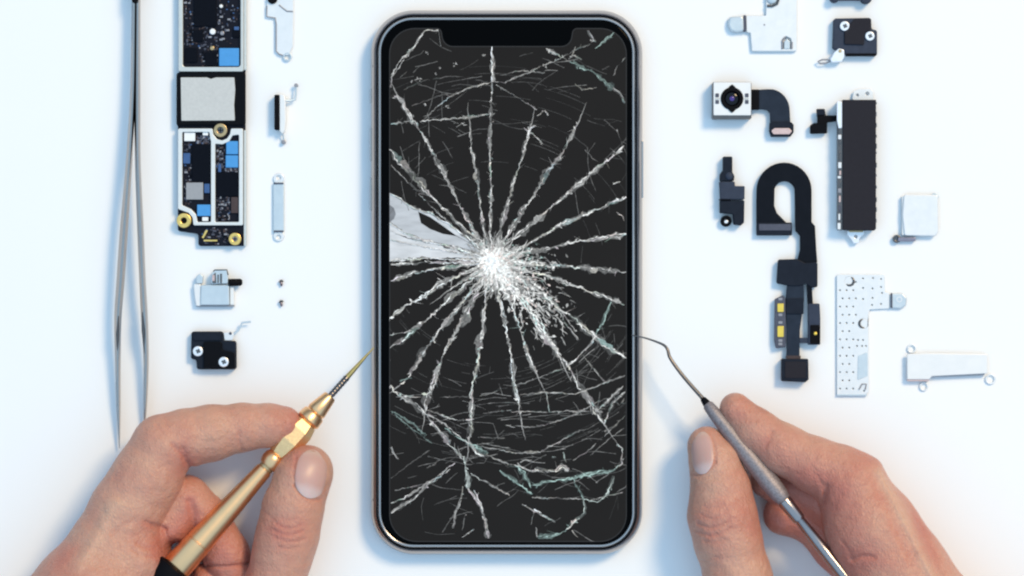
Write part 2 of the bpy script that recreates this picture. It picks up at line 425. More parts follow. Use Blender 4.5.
    RAD = [
        ([(492, 47), (492.5, 66), (492, 82)], 3.4, .95), ([(492, 82), (491, 115), (490, 150), (491, 180), (490, 215), O], 3.0, .75),
        ([(397, 95), (411, 118), (425, 138), (437, 160), (452, 190), (466, 217), (482, 245), O], 4.2, .62),
        ([(391, 150), (398, 160), (410, 172), (432, 198), (450, 215), (470, 235), O], 5.2, .62),
        ([(391, 165), (408, 182), (428, 203), (452, 226), (475, 245), O], 2.0, .45),
        ([(470, 128), (472, 150), (476, 175), (480, 205), (485, 235), O], 3.2, .6),
        ([(529, 130), (524, 152), (513, 185), (505, 215), (498, 240), O], 3.6, .7),
        ([(577, 125), (566, 148), (553, 165), (541, 185), (525, 208), (508, 235), O], 4.2, .7),
        ([(624, 146), (612, 157), (595, 170), (575, 187), (555, 205), (530, 225), (505, 245), O], 4.2, .72),
        ([(626, 197), (600, 208), (582, 216), (557, 227), (530, 243), O], 3.8, .8),
        ([(626, 234), (600, 238), (575, 242), (550, 248), (520, 253), O], 4.0, .75),
        ([(626, 272), (600, 270), (580, 268), (550, 265), O], 4.8, .8),
        ([(624, 305), (600, 295), (575, 286), (550, 277), O], 4.0, .75),
        ([(626, 358), (605, 345), (595, 337), (578, 322), (562, 311), (545, 295), (520, 278), O], 5.4, .75),
        ([(604, 424), (590, 402), (577, 382), (567, 365), (555, 350), (540, 330), (525, 305), O], 5.4, .78),
        ([(561, 360), (552, 345), (540, 325), (528, 305), (510, 285)], 5.0, .85),
        ([(536, 373), (528, 355), (520, 330), (513, 310), (500, 280)], 4.2, .8),
        ([(521, 417), (518, 400), (514, 383), (512, 360), (507, 335), (500, 300), O], 4.0, .85),
        ([(469, 440), (471, 418), (471, 393), (476, 370), (481, 340), (484, 318), (486, 295), O], 4.2, .78),
        ([(426, 410), (429, 395), (438, 370), (448, 345), (463, 320), (474, 298), O], 5.4, .75),
        ([(399, 386), (410, 375), (425, 350), (440, 330), (460, 305), O], 4.2, .72),
        ([(390, 348), (405, 337), (420, 325), (440, 308), (458, 292), O], 4.2, .8),
        ([(390, 335), (402, 333), (412, 331)], 2, .5),
        ([(390, 318), (405, 306), (425, 296), (440, 284), (470, 270), O], 4.8, .85),
        ([(391, 281), (415, 273), (445, 268), (470, 265), O], 4.0, .8),
        ([(391, 264.5), (430, 262.5), (475, 262)], 3.0, .9),
        ([(450, 290), (470, 276), (485, 268)], 3, .7), ([(455, 312), (472, 292), (486, 274)], 3, .7),
        ([(540, 296), (556, 303), (575, 331)], 2.4, .5), ([(552, 300), (565, 322), (578, 340)], 2.2, .5),
    ]
    for pts, w, t in RAD:
        crack(pts, w, t)
        a_, b_ = Vector(pts[0]), Vector(pts[1]); d_ = (a_-b_).normalized(); q_ = a_+d_*18
        if inside(a_+d_*5):      # the break runs on as a hair
            P_ = [a_]; k_ = 0
            while k_ < 12 and inside(P_[-1]+d_*2): P_.append(P_[-1]+d_*2+Vector((rnd.uniform(-.5, .5), rnd.uniform(-.5, .5)))); k_ += 1
            if len(P_) > 2: ribbon(P_, [.6*(1-i_/len(P_))+.08 for i_ in range(len(P_))], t*.45)
    MORE = [
        ([(390, 223), (404, 233), (424, 241), (452, 246), (482, 257)], 2.4, .8), ([(390, 240), (420, 246), (455, 252), (484, 259)], 1.5, .8), ([(406, 203), (414, 209), (430, 213), (446, 222), (463, 234), (480, 248)], 2.6, .8),
        ([(391, 231), (408, 238), (430, 243)], 1.6, .5), ([(440, 245), (465, 251), (486, 259)], 3.4, .8), ([(391, 261), (425, 258), (450, 259), (484, 261)], 3.0, .85), ([(391, 194), (403, 201), (414, 208)], 2.2, .7),
        ([(441, 31), (425, 31), (413, 48), (400, 62), (392, 75), (391, 88)], 2.6, .5), ([(404, 60), (399, 68), (391, 78)], 3, .5),
        ([(397, 95), (404, 106), (412, 120)], 1.6, .28), ([(424, 120), (436, 108), (450, 97), (470, 88), (492, 82)], 1.9, .4),
        ([(492, 82), (505, 83), (520, 76), (545, 65), (560, 59)], 2.4, .38), ([(496, 85), (515, 96), (537, 110)], 1.6, .34),
        ([(391, 124), (410, 122), (425, 121), (460, 118), (491, 114)], 2.6, .5), ([(412, 106), (440, 96), (470, 90)], 1.2, .15),
        ([(404, 90), (425, 80), (455, 76), (488, 82)], 1.3, .13), ([(500, 75), (520, 71), (545, 73)], 2.0, .25),
        ([(546, 49), (556, 54), (570, 62)], 4.4, .55), ([(570, 62), (590, 71), (605, 82), (613, 89)], 4.6, .42, teal),
        ([(613, 88), (620, 94), (625, 103)], 3.0, .3), ([(614, 33), (606, 40), (595, 49)], 3.6, .55, teal), ([(588, 31), (592, 38), (596, 42)], 3, .4),
        ([(575, 47), (572, 55), (582, 60)], 2.6, .4), ([(625, 58), (618, 66), (613, 76)], 2.0, .25), ([(560, 59), (575, 50), (590, 44)], 1.8, .25),
        ([(575, 84), (582, 90), (597, 88)], 2.0, .25), ([(604, 120), (612, 127), (616, 131)], 1.5, .2), ([(524, 128), (532, 134), (543, 145)], 2.6, .6),
        ([(527, 138), (531, 128), (536, 126)], 2.4, .6), ([(537, 116), (545, 111), (548, 116)], 2.6, .5),
        ([(585, 150), (592, 158), (598, 162)], 1.2, .22), ([(617, 212), (623, 217), (624, 221)], 2, .5), ([(613, 184), (620, 182)], 2, .6),
        ([(391, 385), (394, 391), (401, 396)], 4.4, .7), ([(400, 381), (412, 378)], 4.2, .35, teal), ([(401, 396), (412, 402), (425, 413), (433, 424), (442, 434), (450, 444)], 5.0, .55),
        ([(396, 391), (410, 397), (426, 397)], 1.8, .35), ([(391, 411), (404, 418), (415, 425), (426, 436)], 2.6, .35, teal), ([(395, 414), (415, 431), (432, 443)], 2, .28, teal),
        ([(424, 409), (440, 414), (455, 420), (474, 419)], 2.4, .5), ([(428, 414), (445, 424), (460, 437), (469, 444)], 2.2, .5),
        ([(445, 428), (458, 437), (470, 444), (480, 449), (487, 454)], 4.4, .6, teal), ([(448, 444), (456, 451), (464, 458)], 4.0, .6),
        ([(469, 441), (477, 452), (484, 455)], 4.2, .7), ([(480, 446), (498, 449), (515, 453), (540, 452), (560, 441), (580, 430)], 1.9, .4),
        ([(486, 454), (503, 462), (520, 466), (528, 470)], 2.4, .5), ([(464, 456), (467, 475), (468, 488)], 5.6, .62, (0.85, 0.95, 0.93)),
        ([(468, 488), (475, 497), (480, 506)], 3.4, .6), ([(474, 490), (481, 503), (485, 520), (488, 538)], 3.6, .68), ([(463, 486), (461, 500), (456, 512), (453, 528)], 2.4, .38),
        ([(457, 510), (455, 517)], 3, .5), ([(466, 512), (463, 524), (462, 530)], 2, .35), ([(462, 537), (468, 533), (474, 529)], 2, .45),
        ([(455, 463), (441, 473), (430, 481), (415, 491), (404, 498), (391, 503)], 2.6, .5), ([(450, 469), (430, 483), (412, 499), (400, 507), (391, 513)], 2.8, .55),
        ([(391, 447), (395, 454), (399, 459)], 2.6, .5), ([(439, 459), (434, 464), (427, 468)], 2.6, .5), ([(395, 490), (410, 487), (425, 484)], 1.5, .25), ([(391, 478), (412, 462), (430, 450)], 1.0, .14),
        ([(471, 473), (480, 479), (490, 484), (510, 495)], 2.4, .42), ([(500, 470), (510, 478), (520, 485), (532, 494)], 3.4, .5, teal),
        ([(516, 466), (524, 472), (531, 488)], 4.6, .55, teal), ([(519, 465), (527, 470), (555, 471)], 3.4, .5), ([(520, 462), (526, 459), (532, 460)], 2.4, .5),
        ([(555, 471), (562, 466), (569, 470)], 5.0, .7), ([(530, 486), (545, 482), (573, 478), (583, 475), (610, 472), (616, 468)], 3.6, .6, teal),
        ([(583, 474), (610, 470)], 3.0, .6, teal), ([(616, 468), (622, 463), (622, 448), (617, 444)], 3.0, .6), ([(573, 478), (578, 488), (584, 499)], 2.6, .6, teal),
        ([(584, 499), (597, 502), (607, 495), (611, 485), (614, 476)], 3.2, .6, (0.8, 0.93, 0.9)), ([(584, 499), (585, 513), (577, 519), (570, 525)], 3.0, .6, (0.8, 0.93, 0.9)),
        ([(576, 519), (570, 526), (566, 529)], 4.6, .8, pink), ([(570, 527), (560, 534), (548, 536), (538, 537)], 5.0, .55, teal), ([(537, 537), (536, 527)], 2, .5),
        ([(572, 530), (578, 537)], 3, .4), ([(532, 497), (548, 498), (562, 498), (584, 499)], 1.8, .4), ([(522, 504), (537, 512), (547, 517), (555, 522)], 2.2, .45),
        ([(534, 509), (541, 513)], 4.0, .8), ([(534, 512), (531, 525)], 1.3, .25), ([(590, 500), (606, 496), (623, 492)], 1.5, .3),
        ([(611, 302), (604, 320), (595, 336)], 3.0, .6, teal), ([(595, 336), (590, 345), (577, 358), (567, 366)], 3.2, .7), ([(567, 367), (545, 375), (525, 383), (514, 385)], 1.5, .3),
        ([(583, 355), (592, 367), (605, 382)], 1.6, .3), ([(520, 395), (545, 392), (575, 394), (600, 385), (625, 375)], 1.9, .36), ([(546, 392), (549, 412), (575, 411), (590, 411)], 2.0, .42),
        ([(623, 386), (611, 398), (598, 410), (592, 414)], 3.4, .55), ([(625, 392), (612, 402), (604, 424)], 3.0, .5), ([(613, 395), (619, 405), (624, 398)], 2.4, .5),
        ([(605, 432), (612, 427), (617, 424)], 3.0, .5), ([(598, 415), (604, 424)], 4.0, .6), ([(505, 425), (530, 427), (545, 425), (575, 415), (600, 400)], 1.6, .32),
        ([(512, 412), (530, 411), (548, 412)], 1.6, .35), ([(563, 452), (566, 462)], 2.4, .4), ([(573, 460), (586, 452), (604, 436), (625, 415)], 1.3, .3),
        ([(590, 455), (610, 438), (624, 428)], 1.2, .25), ([(600, 430), (580, 442), (560, 449)], 1.0, .22), ([(550, 446), (548, 446)], 2, .5), ([(552, 457), (556, 457)], 3, .5),
        ([(400, 78), (407, 72)], 1.2, .2), ([(440, 397), (470, 396)], 1.2, .2), ([(480, 396), (500, 390)], 1.2, .25), ([(483, 413), (512, 410)], 1.4, .22), ([(478, 437), (505, 438)], 1.2, .3),
        ([(475, 405), (500, 402), (530, 403)], 1.0, .2), ([(506, 425), (515, 427)], 1.6, .4),
    ]
    for it in MORE: crack(it[0], it[1]*0.9, it[2]*1.15, 0.8, it[3] if len(it) > 3 else white)
    # flecks
    for (x, y, w) in ((427, 53, 2.2), (455, 65, 3), (484, 55, 2.5), (419, 80, 3.6), (412, 82, 2), (436, 74, 2), (448, 107, 3), (424, 105, 2.4), (464, 124, 3.4), (427, 140, 3), (440, 68, 1.5), (395, 98, 2),
                      (545, 66, 3), (550, 52, 5), (554, 54, 3), (592, 40, 3), (570, 58, 3), (617, 131, 1.5), (530, 132, 3)):
        for _ in range(5):
            a = rnd.uniform(0, 6.28); p = Vector((x+rnd.uniform(-w, w)*.5, y+rnd.uniform(-w, w)*.5)); d = Vector((math.cos(a), math.sin(a)*.6))*w*rnd.uniform(.4, 1.1)
            ribbon([p, p+d], [rnd.uniform(.3, .8), .1], rnd.uniform(.2, .6))
    # hairlines: faint concentric scratches round the impact
    for _ in range(150):
        r = rnd.uniform(95, 215); a0 = rnd.uniform(0.35, 2.6) if rnd.random() < .7 else rnd.uniform(3.6, 5.9); da = rnd.uniform(.04, .28)
        n = 8; P = [Vector((492+r*math.cos(a0+da*k/n)*rnd.uniform(.998, 1.002), 262+r*.92*math.sin(a0+da*k/n))) for k in range(n+1)]
        ribbon(P, [rnd.uniform(.08, .22) for _ in P], rnd.uniform(.03, .13))
    # a web of fine branching hairlines
    def web(x, y, a, ln, tone, wd, depth=0):
        p = Vector((x, y)); P = [p]; k = max(3, int(ln/4)); turn = rnd.gauss(0, .03)
        for n_ in range(k):
            a += turn+rnd.gauss(0, .10); p = p+Vector((math.cos(a), math.sin(a)))*ln/k; P.append(p)
            if depth < 2 and rnd.random() < .05: web(p.x, p.y, a+rnd.choice((-1, 1))*rnd.uniform(.4, 1.1), ln*rnd.uniform(.25, .5), tone*.8, wd*.8, depth+1)
        i = 0
        while i < len(P)-1:
            j = min(len(P)-1, i+rnd.randint(2, 6))
            ribbon(P[i:j+1], [wd*rnd.uniform(.4, 1.2) for _ in P[i:j+1]], tone*rnd.uniform(.4, 1.3)); i = j
    for (x0, y0, x1, y1, n, a0, sp_, tmin, tmax) in ((392, 50, 620, 130, 30, -.25, .35, .06, .24), (392, 375, 625, 470, 62, -.02, .16, .08, .30), (392, 470, 625, 538, 26, -.35, .5, .06, .24),
                                                     (575, 120, 625, 250, 12, 1.2, .8, .06, .2), (392, 100, 450, 190, 12, .8, .8, .06, .2), (560, 300, 625, 420, 16, -.6, .6, .08, .26)):
        for _ in range(n): web(rnd.uniform(x0, x1), rnd.uniform(y0, y1), rnd.gauss(a0, sp_)+(math.pi if rnd.random() < .5 else 0), rnd.uniform(8, 46), rnd.uniform(tmin, tmax), rnd.uniform(.18, .42))
    # crushed centre
    def streak(x, y, a, ln, wd, tone, tint):
        p = Vector((x, y)); P = [p]; k = max(2, int(ln/2.5))
        for _ in range(k):
            a += rnd.gauss(0, .28); p = p+Vector((math.cos(a), math.sin(a)))*ln/k; P.append(p)
        ribbon(P, [wd*rnd.uniform(.4, 1.3) for _ in P[:-1]]+[.08], tone, tint)
    for _ in range(330):
        a = rnd.uniform(0, 2*math.pi); bias = max(0, math.cos(a-0.7))
        r0 = abs(rnd.gauss(0, 5.5))
        far = rnd.random()
        streak(492+r0*math.cos(a), 261+r0*math.sin(a), a+rnd.uniform(-.2, .2), rnd.uniform(4, 11)+26*bias*far, rnd.uniform(.3, .8), rnd.uniform(.35, 1.15)*(1-.35*far), rnd.choice((white, white, white, pink)))
    for _ in range(300):
        a = rnd.uniform(0, 2*math.pi); bias = max(0, math.cos(a-0.7)); r0 = rnd.uniform(3, 16+10*bias)
        streak(492+r0*math.cos(a), 261+r0*math.sin(a), a+rnd.gauss(0, .1), rnd.uniform(6, 24+16*bias), rnd.uniform(.2, .55), rnd.choice((.15, .25, .4, .6)), white)
    for _ in range(130):
        a = rnd.uniform(0, 2*math.pi); r0 = abs(rnd.gauss(0, 6))
        streak(491+r0*math.cos(a), 260+r0*math.sin(a), rnd.uniform(0, 6.28), rnd.uniform(2, 5), rnd.uniform(.7, 1.5), rnd.uniform(.8, 1.3), white)
    def chip(x, y, r, tone, tint):      # a small angular piece
        a = rnd.uniform(0, 6.28); d = Vector((math.cos(a), math.sin(a)))*r
        p = Vector((x, y)); m_ = p+d*rnd.uniform(.3, .7)
        ribbon([p-d, m_-d*.5, m_, p+d], [.08, r*rnd.uniform(.25, .7), r*rnd.uniform(.2, .6), .08], tone, tint)
    for _ in range(400):   # crushed glass running to the lower right
        t = rnd.random()**1.25; x = lerp(494, 552, t)+rnd.gauss(0, 6+7*t); y = lerp(266, 314, t)+rnd.gauss(0, 6+8*t)
        if (x-557)**2+(y-288)**2 < 30 or (x-541)**2+(y-281)**2 < 14: continue
        chip(x, y, rnd.uniform(.7, 3.2)*(1-.3*t), rnd.choice((.2, .35, .55, .8, 1.15))*(1-.40*t), rnd.choice((white, white, white, pink)))
    for _ in range(210):
        t = rnd.random()**1.3; x = lerp(496, 553, t)+rnd.gauss(0, 5+7*t); y = lerp(268, 318, t)+rnd.gauss(0, 6+8*t)
        streak(x, y, math.atan2(y-262, x-492)+rnd.gauss(0, .22), rnd.uniform(4, 18), rnd.uniform(.2, .6), rnd.choice((.3, .55, .8, 1.1))*(1-.35*t), white)
    for _ in range(190):
        t = rnd.random()**1.3; x = lerp(500, 556, t)+rnd.gauss(0, 5); y = lerp(256, 264, t)+rnd.gauss(0, 6)
        chip(x, y, rnd.uniform(.7, 2.6), rnd.choice((.2, .35, .5, .8))*(1-.4*t), rnd.choice((white, white, teal)))
    mb = MB(); tints = []
    items.sort(key=lambda q: q[0])
    for i, (tone, path, wd, tint) in enumerate(items):
        z = 27.70+0.0012*i/10
        N = len(path); vs = []
        for k, p in enumerate(path):
            q = path[min(k+1, N-1)]-path[max(k-1, 0)]
            nrm = Vector((-q.y, q.x)); nrm = nrm.normalized() if nrm.length > 0 else Vector((1, 0))
            for sg in (-1, 1):
                v = p+nrm*wd[k]*sg
                x = min(max(v.x, 389.7), 626.3); y = min(max(v.y, 28.8), 541.3)
                if 440 < x < 574 and y < 46.8: y = 46.8
                vs.append((x, y, z))
        mb.add(vs, [(2*k, 2*k+1, 2*k+3, 2*k+2) for k in range(N-1)])
        c = [min(.95, 0.02+(t*wb*0.92-0.02)*tone) for t, wb in zip(tint, (1.03, .97, .91))]
        tints += [c]*len(vs)
    # reverse order is not wanted: brighter strands lie on top
    me = bpy.data.meshes.new('cracks')
    me.from_pydata([((x-cx)*S*T.k, -(y-cy)*S*T.k, z*S) for x, y, z in mb.v], [], mb.f)
    at = me.attributes.new('tint', 'FLOAT_COLOR', 'POINT')
    at.data.foreach_set('color', np.array([list(c)+[1] for c in tints], dtype=np.float32).ravel())
    me.materials.append(M['crack'])
    ck = bpy.data.objects.new('cracks', me); COL.objects.link(ck); ck.parent = glass
    ck['label'] = 'white cracks spreading in rays from one point of the glass'
    # loose silvery wedge of glass left of the impact
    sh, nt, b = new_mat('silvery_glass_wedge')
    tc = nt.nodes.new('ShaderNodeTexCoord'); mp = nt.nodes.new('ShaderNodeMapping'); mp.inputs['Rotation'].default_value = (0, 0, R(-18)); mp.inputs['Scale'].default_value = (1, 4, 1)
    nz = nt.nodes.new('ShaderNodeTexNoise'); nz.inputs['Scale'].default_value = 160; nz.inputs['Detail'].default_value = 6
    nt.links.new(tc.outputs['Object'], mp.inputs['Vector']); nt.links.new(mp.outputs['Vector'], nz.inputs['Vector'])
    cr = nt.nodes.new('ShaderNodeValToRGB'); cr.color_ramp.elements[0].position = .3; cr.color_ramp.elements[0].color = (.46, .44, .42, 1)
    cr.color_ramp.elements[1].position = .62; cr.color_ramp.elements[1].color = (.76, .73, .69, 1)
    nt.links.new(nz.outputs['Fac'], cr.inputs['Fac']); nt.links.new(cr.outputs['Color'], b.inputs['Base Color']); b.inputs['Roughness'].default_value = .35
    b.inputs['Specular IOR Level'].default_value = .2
    slot = [(418.5, 212.5), (430, 217), (443, 226), (456, 236), (443, 234), (430, 229), (421, 223)]
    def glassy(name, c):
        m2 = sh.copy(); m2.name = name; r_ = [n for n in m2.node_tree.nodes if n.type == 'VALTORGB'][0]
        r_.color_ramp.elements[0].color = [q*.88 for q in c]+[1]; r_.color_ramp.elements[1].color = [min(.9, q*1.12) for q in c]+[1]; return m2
    lower = [(389.8, 222), (396, 226), (404, 233), (416, 236), (424, 241), (437, 243), (452, 246), (468, 250), (484, 257), (470, 258.5), (455, 257.5), (440, 259.5), (428, 257.6), (415, 260.5), (402, 259), (389.8, 261.5)]
    upper = [(389.8, 193), (397, 196), (405, 202), (414, 208), (418.5, 210.8), (418.5, 212.5), (421, 223), (430, 229), (443, 234), (456, 236), (462, 239), (480, 249), (484, 256.8), (468, 249.6), (452, 245.6), (437, 242.6), (424, 240.6), (416, 235.6), (404, 232.6), (396, 225.6), (389.8, 221.6)]
    rim = [(418.5, 210.4), (430, 213.5), (444, 221), (462, 233), (474, 241), (480, 248.4), (462, 238.6), (456, 235.4), (443, 226), (430, 217), (419, 212)]
    wd_ = T.part('loose_glass_wedge', MB().plate(lower, 27.63, 27.69), glassy('light_glass', (.62, .61, .61)), glass, label='silvery wedge of loose glass left of the impact')
    T.part('loose_glass_wedge', MB().plate(upper, 27.63, 27.68), glassy('grey_glass', (.50, .50, .51)), glass, label='greyer wedge of loose glass above the pale one')
    T.part('loose_glass_sliver', MB().plate(rim, 27.63, 27.69), glassy('pale_glass', (.60, .60, .61)), glass)
    T.part('loose_glass_chip', MB().plate([(389.8, 205), (394, 208), (396, 214), (394, 219), (389.8, 222.5)], 27.685, 27.70), glassy('dim_glass', (.20, .20, .21)), glass)
smartphone()

# ------------------------------------------------------------------ tweezers
def tweezers():
    T = Thing('tweezers', 'long slim steel tweezers lying open at the far left', 'tweezers', 130, 200, zref=20)
    def arm(cl, name):
        pts = catmull([Vector((x, y, w)) for x, y, z, w in cl], 8); zz = catmull([Vector((z, h, 0)) for (x, y, z, w), h in zip(cl, [0]*len(cl))], 8)
        mb = MB(); n = len(pts); prof = [(-1, -.5), (-1, .0), (-.55, 1), (.1, 1), (1, -.2), (1, -.5)]
        vs = []; m_ = len(prof)
        for i, p in enumerate(pts):
            q = pts[min(i+1, n-1)]-pts[max(i-1, 0)]; nr = Vector((-q.y, q.x, 0)).normalized(); w = max(.35, p.z); th = 5.0*min(1, w/2.2)
            for a, b in prof: vs.append((p.x+nr.x*a*w, p.y+nr.y*a*w, zz[i].x+b*th))
        fs = [(i*m_+k, i*m_+(k+1) % m_, (i+1)*m_+(k+1) % m_, (i+1)*m_+k) for i in range(n-1) for k in range(m_)]
        fs += [tuple(range(m_)), tuple((n-1)*m_+k for k in range(m_))]
        mb.add(vs, fs); return T.part(name, mb, M['tweezer'], smooth=20)
    left = arm([(133.6, -40, 14, 2.4), (133.4, 10, 15, 2.4), (132.4, 90, 17, 2.6), (129, 160, 20, 3.1), (124, 230, 22, 4.0), (120.5, 280, 21, 4.0), (117.5, 318, 18, 3.6), (116.8, 360, 13, 2.8), (117, 410, 8, 1.9), (117.6, 449, 5, .5)], 'arm')
    right = arm([(137, -40, 14, 2.4), (137, 10, 15, 2.6), (136.8, 90, 17, 3.0), (137.6, 160, 20, 2.8), (140.5, 230, 22, 3.2), (142.4, 280, 21, 3.2), (144, 318, 18, 3.4), (145.2, 360, 13, 2.6), (144, 400, 8, 1.9), (142.5, 432, 5, .6)], 'arm')
    T.part('tip_bevel', MB().sweep([(119.0, 316, 23.5), (117.6, 334, 21), (117.2, 356, 17)], [(.5, 1.0), (1.7, 1.6), (.6, 1.0)]), M['dark_steel'], left)
    T.part('tip_bevel', MB().sweep([(142.8, 312, 23.5), (143.6, 331, 21.4), (144.8, 354, 17)], [(.5, 1.0), (1.9, 1.6), (.6, 1.0)]), M['dark_steel'], right)
    T.part('joint_cap', MB().box(135.2, -9, 6, 24, 8, 23, r=2, bev=1), M['rubber'])
tweezers()

# ------------------------------------------------------------------ logic board
def board():
    cx, cy = 212, 125
    T = Thing('circuit_board', 'long dark circuit board with pale shield frames and blue pads', 'circuit board', cx, cy, zref=10)
    rnd = random.Random(5)
    out = fillet([(179, -40), (245, -40), (245, 246), (198, 246), (198, 234), (177.5, 231), (177.5, 126), (176, 124), (176, 76), (179, 72)], 2.5)
    T.part('board_base', MB().plate(out, 1.5, 6, bev=.4), M['pcb'])
    # upper shield frame
    fr = T.part('shield_frame', MB().plate(rect(178.5, -40, 243.5, 71.5, 2), 6, 10.5, [rect(182.8, -34, 240.6, 67, 3)], bev=.5), M['shield'])
    T.part('shield_wall', MB().plate(rect(243.7, -40, 246.4, 70, 1), 2, 9, bev=.4), M['shield'])
    # middle black holder with foil label
    T.part('chip_holder', MB().plate(rect(176.5, 72.5, 245.5, 125, 2.5), 6, 10.5, bev=.8), M['black'])
    T.part('foil_label', MB().plate(fillet([(180.8, 77.5), (207, 77.5), (211, 79), (216, 77.5), (234.4, 77.5), (235.3, 90), (234.2, 105), (235, 120.5), (181.5, 120.8)], .8), 10.5, 11.6, bev=.3), M['foil'], label='silvery square foil label on the black holder')
    # lower shield frame with a divider and corner cut-outs
    o1 = [(178, 128.5), (212.5, 128.5), (213.5, 134.5), (217, 139), (222, 140.5), (227, 138.5), (230, 134), (231, 128.5), (243, 128.5), (243, 225.3), (193.5, 225.3), (192.5, 217.5), (188.5, 212.8), (178, 209)]
    hl = [(182.2, 132), (209.3, 132), (210.3, 139), (211, 141), (211, 222), (197.5, 222), (196, 214.5), (191, 209), (182.2, 205)]
    hr = [(215.2, 143.6), (222, 144.4), (229, 141.5), (232.5, 135.5), (239, 134.5), (239, 222), (215.2, 222)]
    T.part('shield_frame', MB().plate(fillet(o1, 1.5), 6, 10.5, [fillet(hl, 1.2), fillet(hr, 1.2)], bev=.5), M['frame_white'] , label='white shield frame with a divider')
    T.part('shield_wall', MB().plate(rect(243.6, 130, 246.2, 246, 1), 2, 8, bev=.4), M['shield'])
    # gold rings
    def boss(x, y, ro, ri, mt, screw):
        b_ = T.part('screw_boss', MB().ring(x, y, ro, ri, 5, 12, bev=.6), mt)
        if screw:
            T.part('screw_head', MB().cyl(x, y, ri*1.02, 5, 11, bev=.5), M['dark_steel'] if screw == 1 else M['cap_tin'], b_)
            T.part('cross_slot', MB().box(x, y, ri*1.5, .9, 11.01, 11.4).box(x, y, .9, ri*1.5, 11.03, 11.45), M['rubber'], b_)
    boss(220.5, 130.3, 6.8, 3.2, M['old_brass'], 1)
    boss(184, 220.5, 7.3, 3.0, M['brass'], 0)
    boss(235, 239, 6.2, 2.6, M['brass'], 2)
    T.part('contact', MB().box(204.5, 234, 2, 9, 6, 7.2, .5).box(206.5, 240.5, 6, 1.6, 6, 7.1), M['brass'])
    T.part('contact', MB().box(213, 240.5, 8, 1.4, 6, 7), M['brass'])
    # chips
    def chip(x0, y0, x1, y1, m_, z=8.6, name='chip', bev=.3): T.part(name, MB().plate(rect(x0, y0, x1, y1, .6), 6, z, bev=bev), M[m_])
    chip(194, -34, 216, 26, 'chip'); chip(219, 48, 239, 66, 'blue', 9.2, 'sealing_pad', .6)
    chip(185, 48, 197, 62, 'chip'); chip(193, 30, 203, 41, 'chip'); chip(205, 52, 217, 66, 'chip')
    chip(233, 28, 240, 37, 'chip'); chip(234, 26.5, 239, 30, 'blue_dim', 9.6)
    chip(192, 144, 210.5, 184, 'chip'); chip(186, 182.5, 203, 199.5, 'chip_grey', 9, 'grey_chip')
    chip(184, 132.5, 195, 141, 'white', 8.4, 'test_pad_block'); chip(202.5, 132, 208, 135.4, 'white', 8.6, 'capacitor')
    chip(183, 153, 190, 163.5, 'blue_dim', 8.6); chip(204, 183, 209.5, 193, 'blue_dim', 8.6)
    chip(197, 204.5, 210.5, 216, 'blue', 9.2, 'sealing_pad', .6); chip(202, 217, 208, 221, 'white', 8.2, 'capacitor')
    chip(226, 141, 238, 154.3, 'blue', 9.2, 'sealing_pad', .6); chip(225.5, 155.2, 238, 167.5, 'blue', 9.2, 'sealing_pad', .6)
    chip(216.5, 172, 238, 196, 'chip'); chip(218, 164.5, 221, 172, 'blue_dim', 8.6); chip(231, 197, 238.5, 213, 'cap_brown', 8.4)
    T.part('capacitor', MB().cyl(212.5, 31.5, 3.0, 6, 9.6, bev=.8), M['white'], label='bright round white capacitor')
    T.part('capacitor', MB().cyl(221, 6, 1.8, 6, 9.2, bev=.6), M['white'])
    T.part('capacitor', MB().cyl(222, 33, 2.2, 6, 8.8, bev=.6), M['cap_tin'])
    T.part('capacitor', MB().cyl(212, 48, 2.2, 6, 8.8, bev=.6), M['old_brass'])
    # small passives
    zones = [(184, -30, 193, 48, 16), (217, -30, 240, 26, 16), (186, 26, 232, 46, 14), (198, 44, 218, 66, 9), (215.8, 145, 225, 170, 13), (215.8, 196, 230, 221, 12), (184, 142, 191, 205, 10),
             (196, 136, 210, 144, 7), (200, 228, 228, 244, 10), (225, 167, 239, 173, 6)]
    protos = {}
    for x0, y0, x1, y1, n in zones:
        for _ in range(n):
            k = rnd.choice(('cap_brown', 'cap_grey', 'cap_grey', 'cap_tin', 'chip'))
            w, h = rnd.choice(((2.4, 1.3), (1.3, 2.4), (3.2, 1.8), (1.8, 3.2), (2, 2)))
            x, y = rnd.uniform(x0+1, x1-1), rnd.uniform(y0+1, y1-1)
            if y < -6: continue
            key = (k, w, h)
            if key not in protos:
                protos[key] = T.part('component', MB().box(cx, cy, w, h, 6, 7.0+rnd.uniform(0, 1), bev=.2), M[k])
                q = protos[key]
            else:
                q = protos[key].copy(); COL.objects.link(q)
            q.location = ((x-cx)*S*T.k, -(y-cy)*S*T.k, 0)
    for key_, cnt in (('cap_grey', 260), ('cap_brown', 200), ('blue_dim', 60), ('cap_tin', 60)):
        mb = MB()
        for _ in range(cnt):
            x0, y0, x1, y1, n = rnd.choice(zones); x, y = rnd.uniform(x0, x1), rnd.uniform(y0, y1)
            if y < -8: continue
            mb.box(x, y, rnd.uniform(.6, 2.2), rnd.uniform(.6, 1.6), 6, 6.3+rnd.random()*.8, ang=rnd.choice((0, 0, 1.57)))
        T.part('solder_bits', mb, M[key_], kind='stuff')
board()

